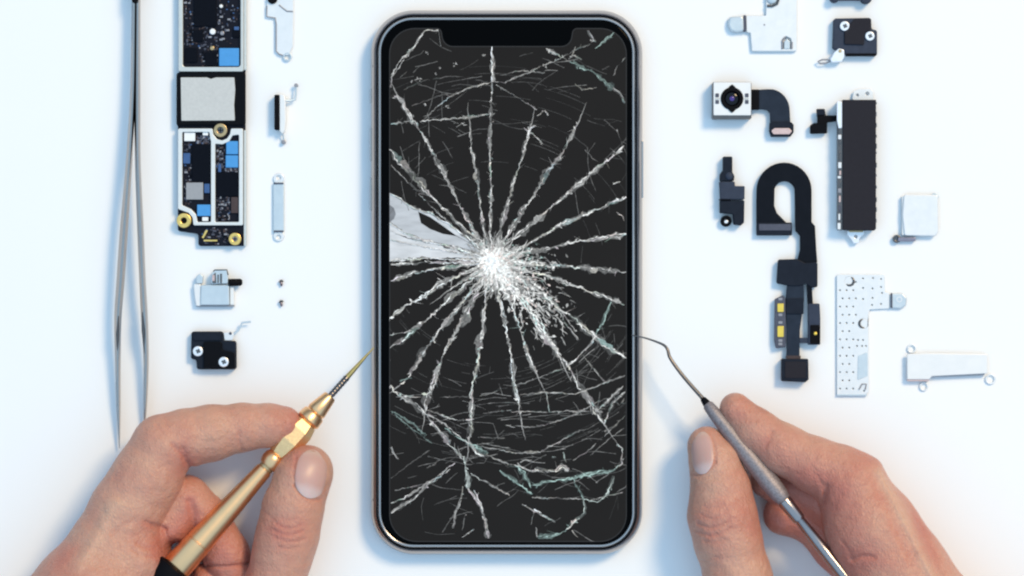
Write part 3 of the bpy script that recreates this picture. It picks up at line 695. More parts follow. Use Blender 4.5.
# ------------------------------------------------------------------ small brackets and modules, left column
def bracket_top_left():
    T = Thing('metal_bracket', 'small bluish white metal bracket with a black screw spot at the top edge', 'bracket', 280, 30, zref=3)
    out = fillet([(267, -18), (293, -18), (294, 3), (294, 10.8), (286.5, 11.2), (283, 8), (294, 13.5), (293.5, 48), (291, 53.5), (289, 60.8), (284.5, 61), (282, 55), (276, 52.5), (275.6, 18.6), (266.8, 17.4), (266.4, 6)], 1.5)
    T.part('plate', MB().plate(fillet([(267, -18), (293, -18), (293.5, 11), (293, 46), (289, 55), (282, 55), (276, 52.3), (275.6, 18.8), (266.8, 17.4)], 2), 1.5, 3.2, bev=.4), M['tin'])
    T.part('edge_lip', MB().sweep([(266.9, 6, 3), (266.8, 16.6, 3), (275.5, 18, 3), (276.2, 24, 3), (276.2, 51, 3), (279, 54, 3), (282.5, 55.5, 3)], [.7]*7), M['cap_tin'])
    T.part('edge_lip', MB().sweep([(279, 5, 3.4), (283, 8.3, 3.4), (287, 11.3, 3.4), (293, 11.6, 3.4)], [.7]*4), M['cap_tin'])
    T.part('screw_eyelet', MB().ring(287.5, 56.8, 4.4, 2.9, 1.2, 3.4, bev=.3), M['tin_blue'])
    T.part('screw_spot', MB().cyl(272.5, -1, 5, 3.2, 5.5, bev=.6), M['rubber'])
bracket_top_left()

def side_clip():
    T = Thing('button_module', 'small upright silver and black clip with a hooked arm beside the circuit board', 'phone part', 280, 113, zref=6)
    T.part('black_block', MB().box(277.2, 112.5, 5, 35, 1, 12, r=1, bev=.6), M['rubber'])
    T.part('silver_cover', MB().plate(fillet([(279.6, 94.5), (284.8, 95), (285.8, 100), (286.2, 122), (285, 131), (282.5, 134.5), (279.8, 131)], 1), 1, 11, bev=.9), M['tin_warm'])
    T.part('hooked_arm', MB().sweep([(285, 100.5, 8), (290, 100.8, 7), (295, 99.5, 6), (295.8, 95, 6), (296.2, 87, 6)], [(1.6, 1), (1.5, 1), (1.3, .9), (1.1, .8), (1.0, .8)]), M['tin_blue'])
    T.part('arm_end', MB().cyl(296.2, 85.5, 2.1, 4.5, 6.8, bev=.5), M['cap_tin'])
    T.part('lower_pin', MB().cyl(283.5, 142, 2.2, 1, 5, bev=.6), M['cap_tin'])
    T.part('lower_link', MB().sweep([(283, 133, 6), (283.4, 141, 3)], [.8, .8]), M['tin_blue'])
side_clip()

def strip_bracket():
    T = Thing('metal_bracket', 'narrow pale metal strip with a round eyelet at each end and two dark cross lines', 'bracket', 278.5, 207, zref=3)
    T.part('strip', MB().plate(rect(273.2, 182.5, 284, 232, 1.5), 1, 3.6, bev=.7), M['tin_blue'])
    for y, s_ in ((178.5, 1), (236, -1)):
        T.part('eyelet', MB().plate(circle(278.7, y, 5.4), .8, 2.4, [circle(278.7, y-1*s_, 2.3)], bev=.4), M['tin'])
        T.part('fold_line', MB().box(278.7, 183.5 if s_ > 0 else 231.3, 9.8, 1.7, 2.4, 4.2, r=.5), M['cap_grey'])
strip_bracket()

def screws():
    for i, (x, y, ang) in enumerate(((281, 283, .3), (281, 303.3, .5))):
        T = Thing('screw', 'tiny dark screw, %s one of the pair below the narrow strip' % ('upper' if i == 0 else 'lower'), 'screw', x, y, zref=4, group='pair of tiny screws')
        c, s_ = math.cos(ang), math.sin(ang)
        T.part('head', MB().lathe((x-.3, y-3.2, 2.6), (x+.6, y+1, 2.4), [(0, .6), (.3, 1.3), (1.6, 2.5), (2.2, 2.5), (2.6, 1.2)], 14), M['dark_steel'])
        T.part('shank', MB().lathe((x-.1, y-.8, 2.6), (x+.6, y+3, 2.4), [(0, 1.2), (1, 1.4), (1.5, 1.1), (2, 1.4), (2.5, 1.1), (3, 1.4), (3.6, 1.1), (4.2, .3)], 12), M['screw'])
screws()

def silver_module():
    T = Thing('phone_part', 'small silvery clamp part with a black side pin above the black speaker module', 'phone part', 217, 290, zref=8)
    T.part('body_plate', MB().plate(fillet([(201, 285), (229, 285), (229.5, 305), (200.5, 305)], 1), 1, 9, bev=.8), M['tin_blue'])
    T.part('left_flange', MB().plate(fillet([(193.5, 284), (200.8, 284), (200.8, 306), (196, 306), (194.5, 296)], 1.5), 1, 7, bev=.6), M['tin_warm'])
    T.part('right_flange', MB().plate(fillet([(229.8, 286), (233.5, 287), (234, 305), (229.8, 305)], 1), 1, 6, bev=.5), M['tin_warm'])
    T.part('bottom_lip', MB().box(215, 306, 38, 1.6, 1, 5, r=.5), M['cap_tin'])
    T.part('corner_ear', MB().plate(fillet([(196, 283.5), (196.5, 276), (200, 273.5), (203, 276), (202.5, 283.5)], 1.5), 1, 8, bev=.6), M['tin_blue'])
    T.part('inner_block', MB().plate(fillet([(211, 284), (211.5, 275), (214, 270), (227.5, 269.5), (228.5, 283.5)], 1.5), 4, 11, bev=.8), M['tin_blue'])
    T.part('dark_slot', MB().plate(fillet([(212.5, 283.2), (213.2, 275), (216, 272), (216.6, 283.2)], .5), 11, 11.6), M['dark_steel'])
    T.part('dark_slot', MB().box(221.3, 278.5, 1.9, 9.5, 11, 11.6), M['dark_steel'])
    T.part('dark_slot', MB().box(218.4, 278.8, 1.4, 8.5, 11, 11.55), M['dark_steel'])
    T.part('copper_pad', MB().box(213.8, 278, 2.4, 6, 11.61, 12.1), M['pink_pad'])
    T.part('block_edge', MB().sweep([(213.5, 271.5, 11.2), (215, 270, 11.2), (227.4, 269.8, 11.2), (228.4, 275, 11.2)], [.6]*4), M['dark_steel'])
    T.part('side_pin', MB().sweep([(228.5, 282.5, 8), (240.5, 282.3, 8), (242.3, 282.3, 8)], [3.6, 3.6, 2.2]), M['rubber'])
silver_module()

def head_screw(T, x, y, r, z, parent=None):
    h = T.part('screw_head', MB().cyl(x, y, r, z, z+2.0, n=24, bev=.7), M['pin_white'], parent)
    T.part('screw_slot', MB().plate(rrect(x+.4, y-.1, r*.95, r*.38, .35, .3), z+2.01, z+2.3).plate(rrect(x+.4, y-.1, r*.38, r*.9, .35, .3), z+2.01, z+2.34), M['dark_steel'], h)

def black_module_left():
    T = Thing('speaker_module', 'black stepped plastic module with two white screws, below the silvery clamp part', 'phone part', 213, 352, zref=12)
    T.part('lower_body', MB().plate(fillet([(191, 331.5), (222.5, 331.5), (223.5, 341), (235.8, 341), (236, 369.5), (196.5, 369.5), (196, 360), (190.5, 359)], 2.5), 1, 9, bev=1), M['navy'])
    T.part('raised_cover', MB().plate(fillet([(203, 342), (222, 342), (222, 350), (235, 353), (235, 368.7), (203.6, 368.7), (203.6, 352)], 2), 9, 12, bev=.8), M['black'])
    T.part('top_bar', MB().box(207, 337, 28, 7.5, 9, 10.6, r=1.5, bev=.6), M['navy'])
    head_screw(T, 197.7, 351.3, 5.1, 9.1); head_screw(T, 223.7, 362, 5.1, 12.1)
    cl = T.part('spring_clip', MB().plate(fillet([(223, 332.5), (231, 332.5), (233.5, 334), (232, 340.6), (224, 340.6)], 1), 3, 7, bev=.5), M['tin'])
    T.part('clip_arm', MB().sweep([(232, 334.5, 6), (238, 330.5, 6), (240.5, 326, 6), (241.5, 322.8, 6.5), (250.5, 321.8, 7)], [(1.0, .5)]*5), M['tin_blue'], cl)
    T.part('clip_hole', MB().cyl(230, 333.5, 1.5, 7, 7.3), M['cap_grey'], cl)
black_module_left()

# ------------------------------------------------------------------ right column
def bracket_top_right():
    T = Thing('metal_bracket', 'white angular metal bracket with a bluish tab, cut by the top edge above the camera', 'bracket', 765, 25, zref=5)
    out = [(766, 15.5), (766.5, -18), (797, -18), (797, 51), (752, 51), (750.5, 33), (746.5, 32), (746, 15.5)]
    T.part('plate', MB().plate(fillet(out, 1), 1.5, 4.6, [fillet([(782, 51-2.2), (782, 39.5), (786, 36), (791, 38.5), (792.5, 48.6)], 1.5)], bev=.6), M['tin'])
    T.part('bent_tab', MB().plate(fillet([(729, 17), (743.5, 16), (744, 31.5), (736, 32.6), (730.5, 31), (728, 25)], 3), 1.5, 7, bev=1.8), M['tin_blue'])
    T.part('fold_line', MB().box(744.6, 23.5, 2.4, 16.5, 2.5, 6.2, r=.4), M['cap_grey'])
    T.part('bottom_lip', MB().box(773.5, 50.6, 42, 1.6, 1, 4.2, r=.5), M['tin_blue'])
    T.part('rolled_edge', MB().sweep([(767, 5.7, 6), (772, 6.2, 6), (777, 4, 6), (779, -2, 6)], [1.2]*4), M['dark_steel'])
    T.part('rolled_tab', MB().dome(772, -1.5, 6, 4.6, 2.5), M['tin_blue'])
    T.part('clip', MB().sweep([(782.2, 49, 5), (782.2, 41, 5.5), (785.5, 37, 5.5)], [.8]*3).sweep([(791.6, 49, 5), (791.8, 42, 5.5)], [.9]*2), M['cap_tin'])
    T.part('clip_tongue', MB().plate(fillet([(784, 49), (784.3, 41.5), (787, 38.5), (790, 42), (790, 49)], 1), 2, 5.4, bev=.5), M['tin_blue'])
    T.part('dimple', MB().cyl(764.4, 24.8, .9, 4.6, 4.9), M['cap_tin'])
bracket_top_right()

def cropped_part():
    T = Thing('phone_part', 'dark part with two rounded feet cut off by the top edge of the picture', 'phone part', 851, -6, zref=12)
    T.part('crossbar', MB().plate(rect(832, -22, 870, .2, 2), 3, 11, bev=1), M['cap_grey'])
    T.part('foot', MB().cyl(835, -2.2, 4.6, 1, 11.5, bev=1.2), M['navy_light'])
    T.part('foot', MB().cyl(866.5, -2.2, 5.8, 1, 12, bev=1.2), M['navy_light'])
cropped_part()

def black_module_right():
    T = Thing('speaker_module', 'blue-black plastic module with two white screws and a silver hook, at the top right', 'phone part', 855, 38, zref=12)
    T.part('lower_body', MB().plate(fillet([(834, 18.2), (871.5, 17.5), (872, 29), (877.5, 30), (877.5, 56), (846, 55), (845, 50), (833, 49)], 2.5), 1, 9.5, bev=1.2), M['navy_light'])
    T.part('raised_cover', MB().plate(fillet([(855, 18), (871.2, 18.5), (871.2, 30), (864.6, 33), (864, 44.8), (844.5, 44.3), (844.5, 31)], 1.2), 9.5, 11.5, bev=.7), M['charcoal'])
    T.part('bottom_edge', MB().box(861.5, 54.5, 30, 2.6, 2, 10, r=1, bev=.4), M['black'])
    head_screw(T, 844.8, 26, 4.9, 9.6); head_screw(T, 870, 36, 4.7, 9.6)
    cl = T.part('silver_hook', MB().plate(fillet([(834.5, 52), (839, 48), (844.5, 49.5), (844.8, 57), (842, 61.5), (832, 62.5), (830.5, 59.5)], 2), 4, 9.8, bev=.8), M['pin_white'])
    T.part('hook_loop', MB().sweep([(831.5, 60.5, 6), (826.5, 62.8, 6), (821, 63.2, 5), (818.5, 61.2, 5), (822.5, 59.3, 5), (828.5, 59.2, 6), (831, 60.5, 6)], [.8]*7), M['cap_tin'], cl)
    T.part('hook_hole', MB().cyl(840.3, 51, 1.7, 9.8, 10.1), M['old_brass'], cl)
black_module_right()

def camera_module():
    T = Thing('camera_module', 'square silver camera module with a black lens and a curved dark ribbon cable', 'camera module', 732, 102, zref=16)
    body = T.part('housing', MB().plate(rect(712.5, 82, 751.5, 119, 1.5), 1, 17, bev=1), M['dark_steel'])
    T.part('front_frame', MB().plate(rect(713.4, 82.4, 750.8, 115.5, 1), 17, 18.6, [circle(731.8, 98.8, 9.5, 28)], bev=.5), M['tin_warm'])
    r = 11.6; pts = []
    for k in range(36):
        a = 2*math.pi*k/36; rr = 11.4 + (2.8 if k in (9, 27) else 1.4 if k in (8, 10, 26, 28) else 0)
        pts.append((731.8+rr*math.cos(a), 98.8+rr*math.sin(a)))
    T.part('lens_ring', MB().plate(pts, 17, 20, [circle(731.8, 98.8, 7.5, 28)], bev=.7), M['rubber'])
    T.part('lens', MB().dome(731.8, 98.8, 7.6, 17, 2.2, n=28), M['lens'])
    T.part('lens_core', MB().dome(731.8, 98.8, 2.6, 18.9, .7, n=20), M['lens_core'])
    for sx in (-1, 1):
        for sy in (-3.3, 3.3):
            T.part('focus_magnet', MB().box(731.8+sx*14.8, 98.8+sy, 3.6, 3.8, 18.6, 19.1, r=.5), M['cap_grey'])
        T.part('magnet_slot', MB().box(731.8+sx*14.6, 98.8, 4.5, 1.3, 18.6, 19.3, r=.5), M['foil'])
    # ribbon
    out = [(752.3, 89.5), (768, 88.6)]
    for k in range(1, 10):
        a = -math.pi/2+math.pi/2*k/9; out.append((770+20.5*math.cos(a), 110+21.6*math.sin(a)))
    out += [(791.2, 123), (770.8, 123), (770.6, 113), (768, 109.8), (762, 109), (752.3, 109)]
    T.part('ribbon_cable', MB().plate(out, 5, 6.6, bev=.3), M['flex'])
    T.part('ribbon_collar', MB().box(756, 99.2, 7.5, 20.5, 4, 8.2, r=.8, bev=.5), M['rubber'])
    cn = T.part('connector', MB().plate(fillet([(770.3, 121.5), (791.5, 121.5), (794.3, 124), (794.3, 132), (791, 136.5), (771.5, 136.5), (769.8, 131)], 1.5), 4, 8.6, bev=.7), M['navy'])
    T.part('contact_pad', MB().plate(fillet([(771.5, 130.5), (775, 127.8), (789.5, 127.8), (792.8, 130.8), (790, 134), (774, 134)], 1.5), 8.6, 9.6, bev=.4), M['pink_pad'], cn)
camera_module()

def vibration_motor():
    T = Thing('vibration_motor', 'long black rectangular module standing upright with silver tabs at both ends', 'vibration motor', 857, 165, zref=16)
    T.part('shell', MB().plate(rect(838, 101, 874, 230, 1.2), 1, 15, bev=.8), M['dark_steel'])
    T.part('cover', MB().plate(fillet([(842.5, 99.8), (876, 99.8), (876, 228.5), (874.5, 230.5), (842.5, 230)], .8), 3, 17, bev=.7), M['charcoal'])
    rw = random.Random(3); y = 130.0
    while y < 228:
        h_ = rw.uniform(1.8, 6.5)
        T.part('side_weld', MB().box(839.7+rw.uniform(-.7, .5), y+h_/2, rw.uniform(1.6, 3.4), h_, 14.8, 16, r=.7, bev=.3), M[rw.choice(('cap_tin', 'cap_grey', 'pink_pad', 'tin', 'dark_steel'))]); y += h_+rw.uniform(.6, 3.2)
    y = 102.0
    while y < 228:
        h_ = rw.uniform(2, 5); T.part('side_tooth', MB().box(876.2, y+h_/2, 1.6, h_, 6, 15, r=.4, bev=.2), M[rw.choice(('cap_tin', 'dark_steel'))]); y += h_+rw.uniform(3, 9)
    T.part('flex_contact', MB().plate(fillet([(837, 101), (842, 101.5), (842, 128), (838.5, 128.5), (836.8, 120)], 1), 14, 16.4, bev=.5), M['pin_white'])
    t = T.part('end_tab', MB().plate(fillet([(853, 99.7), (855, 90.5), (860, 88.5), (872, 88), (874.5, 91), (874.5, 99.7)], 2), 3, 5, [circle(858.6, 94.5, 1.5, 12), circle(868.5, 93, 1.9, 12)], bev=.4), M['tin'])
    t2 = T.part('end_tab', MB().plate(fillet([(847.5, 230.2), (866, 230.2), (865, 234), (860.5, 238), (860, 242.5), (855, 243.5), (852, 239), (848.5, 235)], 1.5), 3, 6.5, [circle(856.8, 236.5, 1.7, 12)], bev=.5), M['pin_white'])
    T.part('gold_strip', MB().box(857, 231.2, 14, 1.6, 6.5, 8, r=.4), M['old_brass'], t2)
    c = T.part('flex_tail', MB().plate(fillet([(817, 108.5), (825.5, 108.5), (826.5, 115), (837.5, 115), (837.5, 121), (828.5, 122), (827.5, 124), (818, 124), (818, 118)], 1), 6, 8, bev=.4), M['rubber'])
    T.part('tail_connector', MB().plate(fillet([(811, 125), (815, 122.5), (828, 123), (828, 133), (811, 133.5)], 1.2), 3, 8, bev=.6), M['black'], c)
    T.part('tail_pad', MB().box(821.5, 111.5, 8, 6, 8, 9.2, r=.8, bev=.3), M['navy'], c)
vibration_motor()

def dark_small_module():
    T = Thing('microphone_module', 'small dark plastic part with narrow neck and silver eyelet, left of the hooked cable', 'phone part', 731, 192, zref=12)
    T.part('neck', MB().plate(fillet([(723.2, 156.5), (732.5, 156.5), (732.5, 172), (734.6, 176), (734, 181), (720, 181), (720, 174.5), (723.2, 170)], 1.2), 1, 11, bev=1.0), M['navy'])
    T.part('neck_cap', MB().dome(729.3, 176, 4.0, 11, 2), M['navy_light'])
    T.part('upper_block', MB().plate(fillet([(719.5, 181.6), (734.8, 181.6), (735, 186), (744.8, 186), (744.6, 199.4), (720.5, 199.4)], 1), 1, 12, bev=.9), M['navy_light'])
    T.part('lower_block', MB().plate(fillet([(720, 200.3), (744.6, 200.3), (744.2, 222.5), (741, 225.5), (734, 224.5), (733, 214), (720, 213)], 1.2), 1, 11, bev=.9), M['navy'])
    ey = T.part('eyelet', MB().ring(726.5, 221, 5.6, 2.2, 1, 7, bev=.8), M['black'])
    T.part('eyelet_insert', MB().cyl(726.7, 222, 2.3, 1, 6, bev=.5), M['pin_white'], ey)
    T.part('rib', MB().box(725, 199.8, 12, 1.2, 8, 12.4, r=.3), M['black'])
dark_small_module()

def flex_cable():
    T = Thing('flex_cable', 'black hooked flexible cable with gold contacts and a square connector at its lower end', 'flexible cable', 790, 270, zref=8)
    out = []; cx, cy = 784.2, 190.5
    out.append((756.4, 234))
    out.append((756.4, 200))
    for k in range(0, 19):
        a = math.pi+math.pi*k/18; out.append((cx+27.6*math.cos(a), cy+28.0*math.sin(a)))
    out += [(811.8, 222), (815.2, 226), (816.5, 250), (817.5, 262), (810, 266), (797, 262), (800, 250), (800, 236), (795.6, 231), (795.2, 226), (794.8, 195)]
    for k in range(1, 12):
        a = -math.pi*k/12; out.append((784.6+10.2*math.cos(a), 191.5+10.2*math.sin(a)))
    out += [(774.4, 206), (777, 213), (787, 223.2), (792, 225.5), (792, 234)]
    T.part('ribbon', MB().plate(out, 5, 6.5, bev=.3), M['flex_black'])
    a_ = T.part('end_connector', MB().plate(rect(756.6, 222.5, 792, 235.5, 1), 3, 7.8, bev=.6), M['navy'])
    T.part('contact_row', MB().plate(rect(759, 224, 791, 230.5, .6), 7.8, 8.6, bev=.2), M['cap_grey'], a_)
    T.part('sensor_block', MB().plate(fillet([(778, 259.5), (797, 259), (805, 263), (817.5, 262), (817.5, 287), (812, 288), (806, 284), (800, 286), (790, 286), (776.5, 283.5)], 2), 4, 9.5, bev=.8), M['navy'])
    T.part('middle_strip', MB().plate(fillet([(787, 285), (804, 285), (804, 300), (800, 330), (799.6, 356), (786.5, 356), (787, 330), (785.5, 300)], 1.2), 6, 8, bev=.4), M['flex'])
    T.part('strip_bridge', MB().plate(fillet([(786.5, 298.5), (804, 298.5), (803.4, 314), (786, 314)], 1), 8, 9.6, bev=.5), M['navy'])
    T.part('right_strip', MB().plate(fillet([(806.5, 284), (812, 286), (813, 304), (807.5, 304)], 1), 6, 8, bev=.3), M['flex_black'])
    rb = T.part('flash_block', MB().plate(fillet([(808, 303.5), (819.5, 303.5), (820.3, 318), (820.2, 344.8), (808, 344.8)], 1.2), 3, 9.5, bev=.8), M['navy_light'])
    T.part('flash_window', MB().plate(rect(810, 325, 820, 344, .8), 9.5, 10.4, bev=.3), M['rubber'], rb)
    T.part('flash_led', MB().dome(815.2, 333.5, 1.8, 10.4, .8), M['gold_pad'], rb)
    T.part('cross_link', MB().box(804.5, 340.5, 9, 5.5, 5, 8, r=.6), M['navy_light'])
    lb = T.part('contact_block', MB().plate(fillet([(775, 299), (783.5, 295), (785.5, 300), (785.8, 347), (776, 348.5), (774.3, 340)], 1.2), 3, 8.5, bev=.6), M['cap_grey'])
    for (y0, y1) in ((303.5, 312), (326, 337)): T.part('gold_contact', MB().plate(rect(777.3, y0, 783.6, y1, 1), 8.5, 9.6, bev=.3), M['gold_pad'], lb)
    for y in (299, 314.8, 322.5, 340.5, 344): T.part('solder_dot', MB().box(780.3, y, 4, 2.6, 8.5, 9.3, r=.6), M['cap_tin'], lb)
    T.part('connector_collar', MB().box(793.3, 357.3, 14.5, 3.5, 6, 9, r=.5), M['cap_brown'])
    cn = T.part('square_connector', MB().plate(fillet([(781.3, 358.8), (808, 358.8), (808.4, 379.5), (805, 382.3), (781.3, 381)], 1.2), 2, 12, bev=1.0), M['navy'])
    T.part('connector_face', MB().plate(rect(784.5, 361.5, 805.5, 378, 1), 12, 12.8, bev=.4), M['charcoal'], cn)
flex_cable()

def perforated_bracket():
    T = Thing('metal_bracket', 'pale L-shaped metal bracket dotted with rows of small holes', 'bracket', 860, 334, zref=3)
    out = fillet([(836.8, 274.5), (884.8, 274.5), (885, 292), (889.5, 293), (889.5, 308.5), (869.5, 309.5), (868.5, 314), (868.8, 392), (865, 395), (837, 395)], 1.5)
    holes = []
    def h(x, y, r=0.95): holes.append(circle(x, y, r, 8))
    for r_ in range(14):
        y = 282+r_*8.2
        for c in range(3):
            x = 840+c*6.6+(0 if r_ % 2 else 2.6)
            if c == 0 and y < 290 or (x > 855 and y > 345) : continue
            if abs(x-848) < 6.5 and y < 289: continue
            if abs(x-863) < 8 and 316 < y < 333: continue
            h(x, y)
    for x, y in ((863, 278.5), (873, 278), (881, 279), (863, 288), (872.5, 288.5), (881, 287), (863, 299), (872.5, 298), (872, 305), (881, 304), (882, 293), (858, 340), (863, 340), (866, 346), (857, 346), (862, 346), (864, 391)): h(x, y)
    for (cx_, cy_) in ((849.5, 281.2), (863.5, 323.5)):
        holes.append(circle(cx_, cy_, 5.0, 18))
    T.part('plate', MB().plate(out, 1.2, 3.2, holes, bev=.25), M['tin'])
    for (cx_, cy_, a0, a1) in ((849.5, 281.2, -1.2, 2.4), (863.5, 323.5, 1.4, 4.6)):
        T.part('pressed_hook', MB().sweep([(cx_+4.3*math.cos(lerp(a0, a1, k/7)), cy_+4.3*math.sin(lerp(a0, a1, k/7)), 3.4) for k in range(8)], [.3, .8, 1.1, 1.2, 1.2, 1.1, .8, .3]), M['dark_steel'])
        T.part('pressed_cup', MB().cyl(cx_, cy_, 4.95, .8, 2.9, bev=.3), M['tin'])
    tb = T.part('side_tab', MB().plate(fillet([(889.8, 293.5), (903, 293.5), (906.8, 298), (906, 305.5), (901, 308.8), (889.8, 308)], 2.5), 1.2, 4.6, bev=1.2), M['tin_blue'])
    T.part('fold_line', MB().box(891.3, 300.5, 1.8, 15, 4.3, 5.2, r=.3), M['cap_grey'], tb)
    T.part('tab_hole', MB().ring(899, 299.5, 3, 1.9, 4.4, 5.0), M['tin'], tb)
    T.part('inset_panel', MB().plate(fillet([(858, 356), (867.5, 352), (867.5, 376), (857.5, 380)], .8), 3.2, 3.8, bev=.2), M['tin_blue'])
    T.part('corner_clip', MB().sweep([(859, 389.5, 4), (862, 384, 4), (866.5, 384, 4), (865, 390, 4)], [.6]*4), M['cap_tin'])
    T.part('bottom_lip', MB().box(852, 395, 30, 1.3, 1, 3.6, r=.3), M['tin_blue'])
perforated_bracket()

def square_plate():
    T = Thing('metal_plate', 'small smooth white square plate with a dark hinge pin at its lower left', 'metal plate', 919, 217, zref=8)
    T.part('plate', MB().plate(fillet([(904, 194.5), (938, 195), (938.5, 232), (935.5, 236), (904.5, 235.5), (902.5, 215)], 2.2), 5, 8, bev=.9), M['tin'])
    T.part('side_skirt', MB().plate(rect(902.3, 196, 905, 235, .6), .8, 6, bev=.2), M['tin_warm'])
    T.part('corner_ear', MB().ring(935.2, 196.8, 3.9, 2.0, 3, 5.8, bev=.5), M['tin_blue'])
    e = T.part('hinge_pin', MB().box(907, 239.3, 18, 4, 1, 6, r=1.2, bev=.8), M['screw'])
    T.part('pin_eyelet', MB().ring(897.3, 238.8, 4.1, 1.9, 1, 5.6, bev=.6), M['dark_steel'], e)
square_plate()

def strip_plate():
    T = Thing('metal_plate', 'long white cover plate with three small eyelets at the far right', 'metal plate', 948, 367, zref=8)
    T.part('plate', MB().plate(fillet([(907, 354), (930, 353.2), (987.5, 354), (987.8, 373.5), (932, 376.3), (929.5, 379.5), (907.2, 379.5)], 1), 5, 8, bev=.8), M['tin_warm'])
    T.part('underside_lip', MB().box(918.5, 380.3, 22, 1.8, 1.5, 6.5, r=.5), M['pink_pad'])
    T.part('underside_rail', MB().box(958, 375.4, 54, 1.6, 1.5, 5.2, ang=-.035, r=.4), M['cap_tin'])
    for x, y, r_ in ((912.5, 348.8, 4.7), (924.6, 386.6, 4.6), (991.5, 379.3, 5.4)):
        T.part('eyelet', MB().ring(x, y, r_, r_*.66, .8, 2.4, bev=.4), M['tin'])
strip_plate()

# ------------------------------------------------------------------ hand tools
def screwdriver():
    T = Thing('screwdriver', 'gold precision screwdriver held in the left hand, its tip at the phone', 'screwdriver', 270, 460, zref=40, base=0)
    A = Vector((373.5, 347.5, 28)); B = Vector((164, 582, 66))
    d = (B-A).normalized()
    def at(t): return A+d*t
    L0 = (B-A).length
    sc = lambda x, y: ((x-A.x)*(B.x-A.x)+(y-A.y)*(B.y-A.y))/((B.x-A.x)**2+(B.y-A.y)**2)*L0
    tb = sc(333, 395)
    T.part('bit', MB().lathe(A, B, [(0, .5), (8, 1.1), (22, 1.9), (36, 2.6), (46, 2.9)], 10), M['bit'])
    mb = MB()
    prof = [(40, 2.9)]
    t = 41
    while t < tb+3: prof += [(t, 3.1), (t+1.4, 3.5), (t+2.6, 3.0)]; t += 3.4
    T.part('shaft', MB().lathe(A, B, prof+[(tb+4, 3.2)], 14), M['dark_steel'])
    t0 = sc(331.5, 397)
    T.part('collet_nose', MB().lathe(A, B, [(t0, 3), (t0+.4, 6.2), (t0+1.5, 6.9), (t0+20, 10.2), (t0+21.5, 10.0), (t0+23, 9)]), M['gold'])
    T.part('collet_ring', MB().lathe(A, B, [(t0+22.5, 8.6), (t0+23.5, 10.6), (t0+25, 11.9), (t0+33, 12.6), (t0+34.5, 11.6), (t0+35.5, 10)]), M['gold'])
    # six sided grip
    hx = MB(); hx.lathe(A, B, [(t0+35, 9.5), (t0+36.5, 11.5), (t0+46, 14.2), (t0+62, 14.4), (t0+74, 12), (t0+79, 10), (t0+80, 9)], n=6)
    T.part('hexagonal_grip', hx, M['gold_knurl'], smooth=10)
    T.part('grip_bead', MB().lathe(A, B, [(t0+79, 8), (t0+80, 9.3), (t0+83, 11.0), (t0+88, 11.4), (t0+92, 10.4), (t0+94.5, 9), (t0+95, 7.8)]), M['gold'])
    T.part('neck_groove', MB().lathe(A, B, [(t0+94, 7.6), (t0+99, 7.4)]), M['old_brass'])
    h = T.part('handle', MB().lathe(A, B, [(t0+98, 7.0), (t0+99, 8.6), (t0+104, 8.9), (t0+140, 10.8), (t0+180, 13.0), (t0+196, 14.0), (t0+196.4, 13.5), (t0+197.4, 13.5), (t0+197.8, 14.1), (t0+228, 14.9), (t0+230, 14.2), (t0+231, 12)]), M['gold'])
    T.part('end_cap', MB().lathe(A, B, [(t0+229, 9), (t0+230, 19), (t0+232, 22.5), (t0+244, 23.5), (t0+250, 21), (t0+253, 14)]), M['rubber'])
screwdriver()
def probe():
    T = Thing('metal_probe', 'thin hooked steel probe with a knurled grip held in the right hand', 'probe', 750, 460, zref=42)
    pk = MB().sweep(catmull([(632, 335.5, 29.5), (645, 338, 31), (657, 342, 32), (664.5, 345.5, 33), (668, 350, 34), (671, 359, 35), (684, 377, 38), (705, 401, 43)], 5),
                    [.5+1.6*(k/35)**.8 for k in range(36)])
    T.part('hooked_pick', pk, M['dark_steel'])
    A = Vector((703, 399, 43)); B = Vector((850, 584, 74)); 
    T.part('black_collar', MB().lathe(A, B, [(-1.5, 1.8), (0, 3.0), (6, 4.2), (8, 3.8)], 18), M['rubber'])
    T.part('knurled_grip', MB().lathe(A, B, [(6, 4.2), (8, 5.6), (20, 6.8), (50, 8.2), (85, 9.4), (108, 9.8), (122, 8.8), (128, 7.2), (130, 6)], 26), M['knurl'])
    T.part('rear_ferrule', MB().lathe(A, B, [(129, 5.5), (130, 7.4), (152, 6.6), (154, 5.6), (155, 5)], 22), M['steel'])
    T.part('rod', MB().lathe(A, B, [(154, 4.4), (155, 5.2), (200, 6.2), (245, 6.8), (247, 4)], 22), M['steel'])
probe()

# ------------------------------------------------------------------ hands (a distance field, meshed in numpy)
def smin(a, b, k):
    h = np.clip(0.5+0.5*(b-a)/k, 0, 1)
    return b*(1-h)+a*h-k*h*(1-h)
def cone(P, a, b):
    ax, ay, az, ra = a; bx, by, bz, rb = b
    dx, dy, dz = bx-ax, by-ay, bz-az; L = dx*dx+dy*dy+dz*dz
    t = np.clip(((P[0]-ax)*dx+(P[1]-ay)*dy+(P[2]-az)*dz)/L, 0, 1)
    return np.sqrt((P[0]-ax-t*dx)**2+(P[1]-ay-t*dy)**2+(P[2]-az-t*dz)**2)-(ra+(rb-ra)*t)
def seg2(P, a, b):
    dx, dy = b[0]-a[0], b[1]-a[1]; L = dx*dx+dy*dy+1e-9
    t = np.clip(((P[0]-a[0])*dx+(P[1]-a[1])*dy)/L, 0, 1)
    return np.sqrt((P[0]-a[0]-t*dx)**2+(P[1]-a[1]-t*dy)**2)
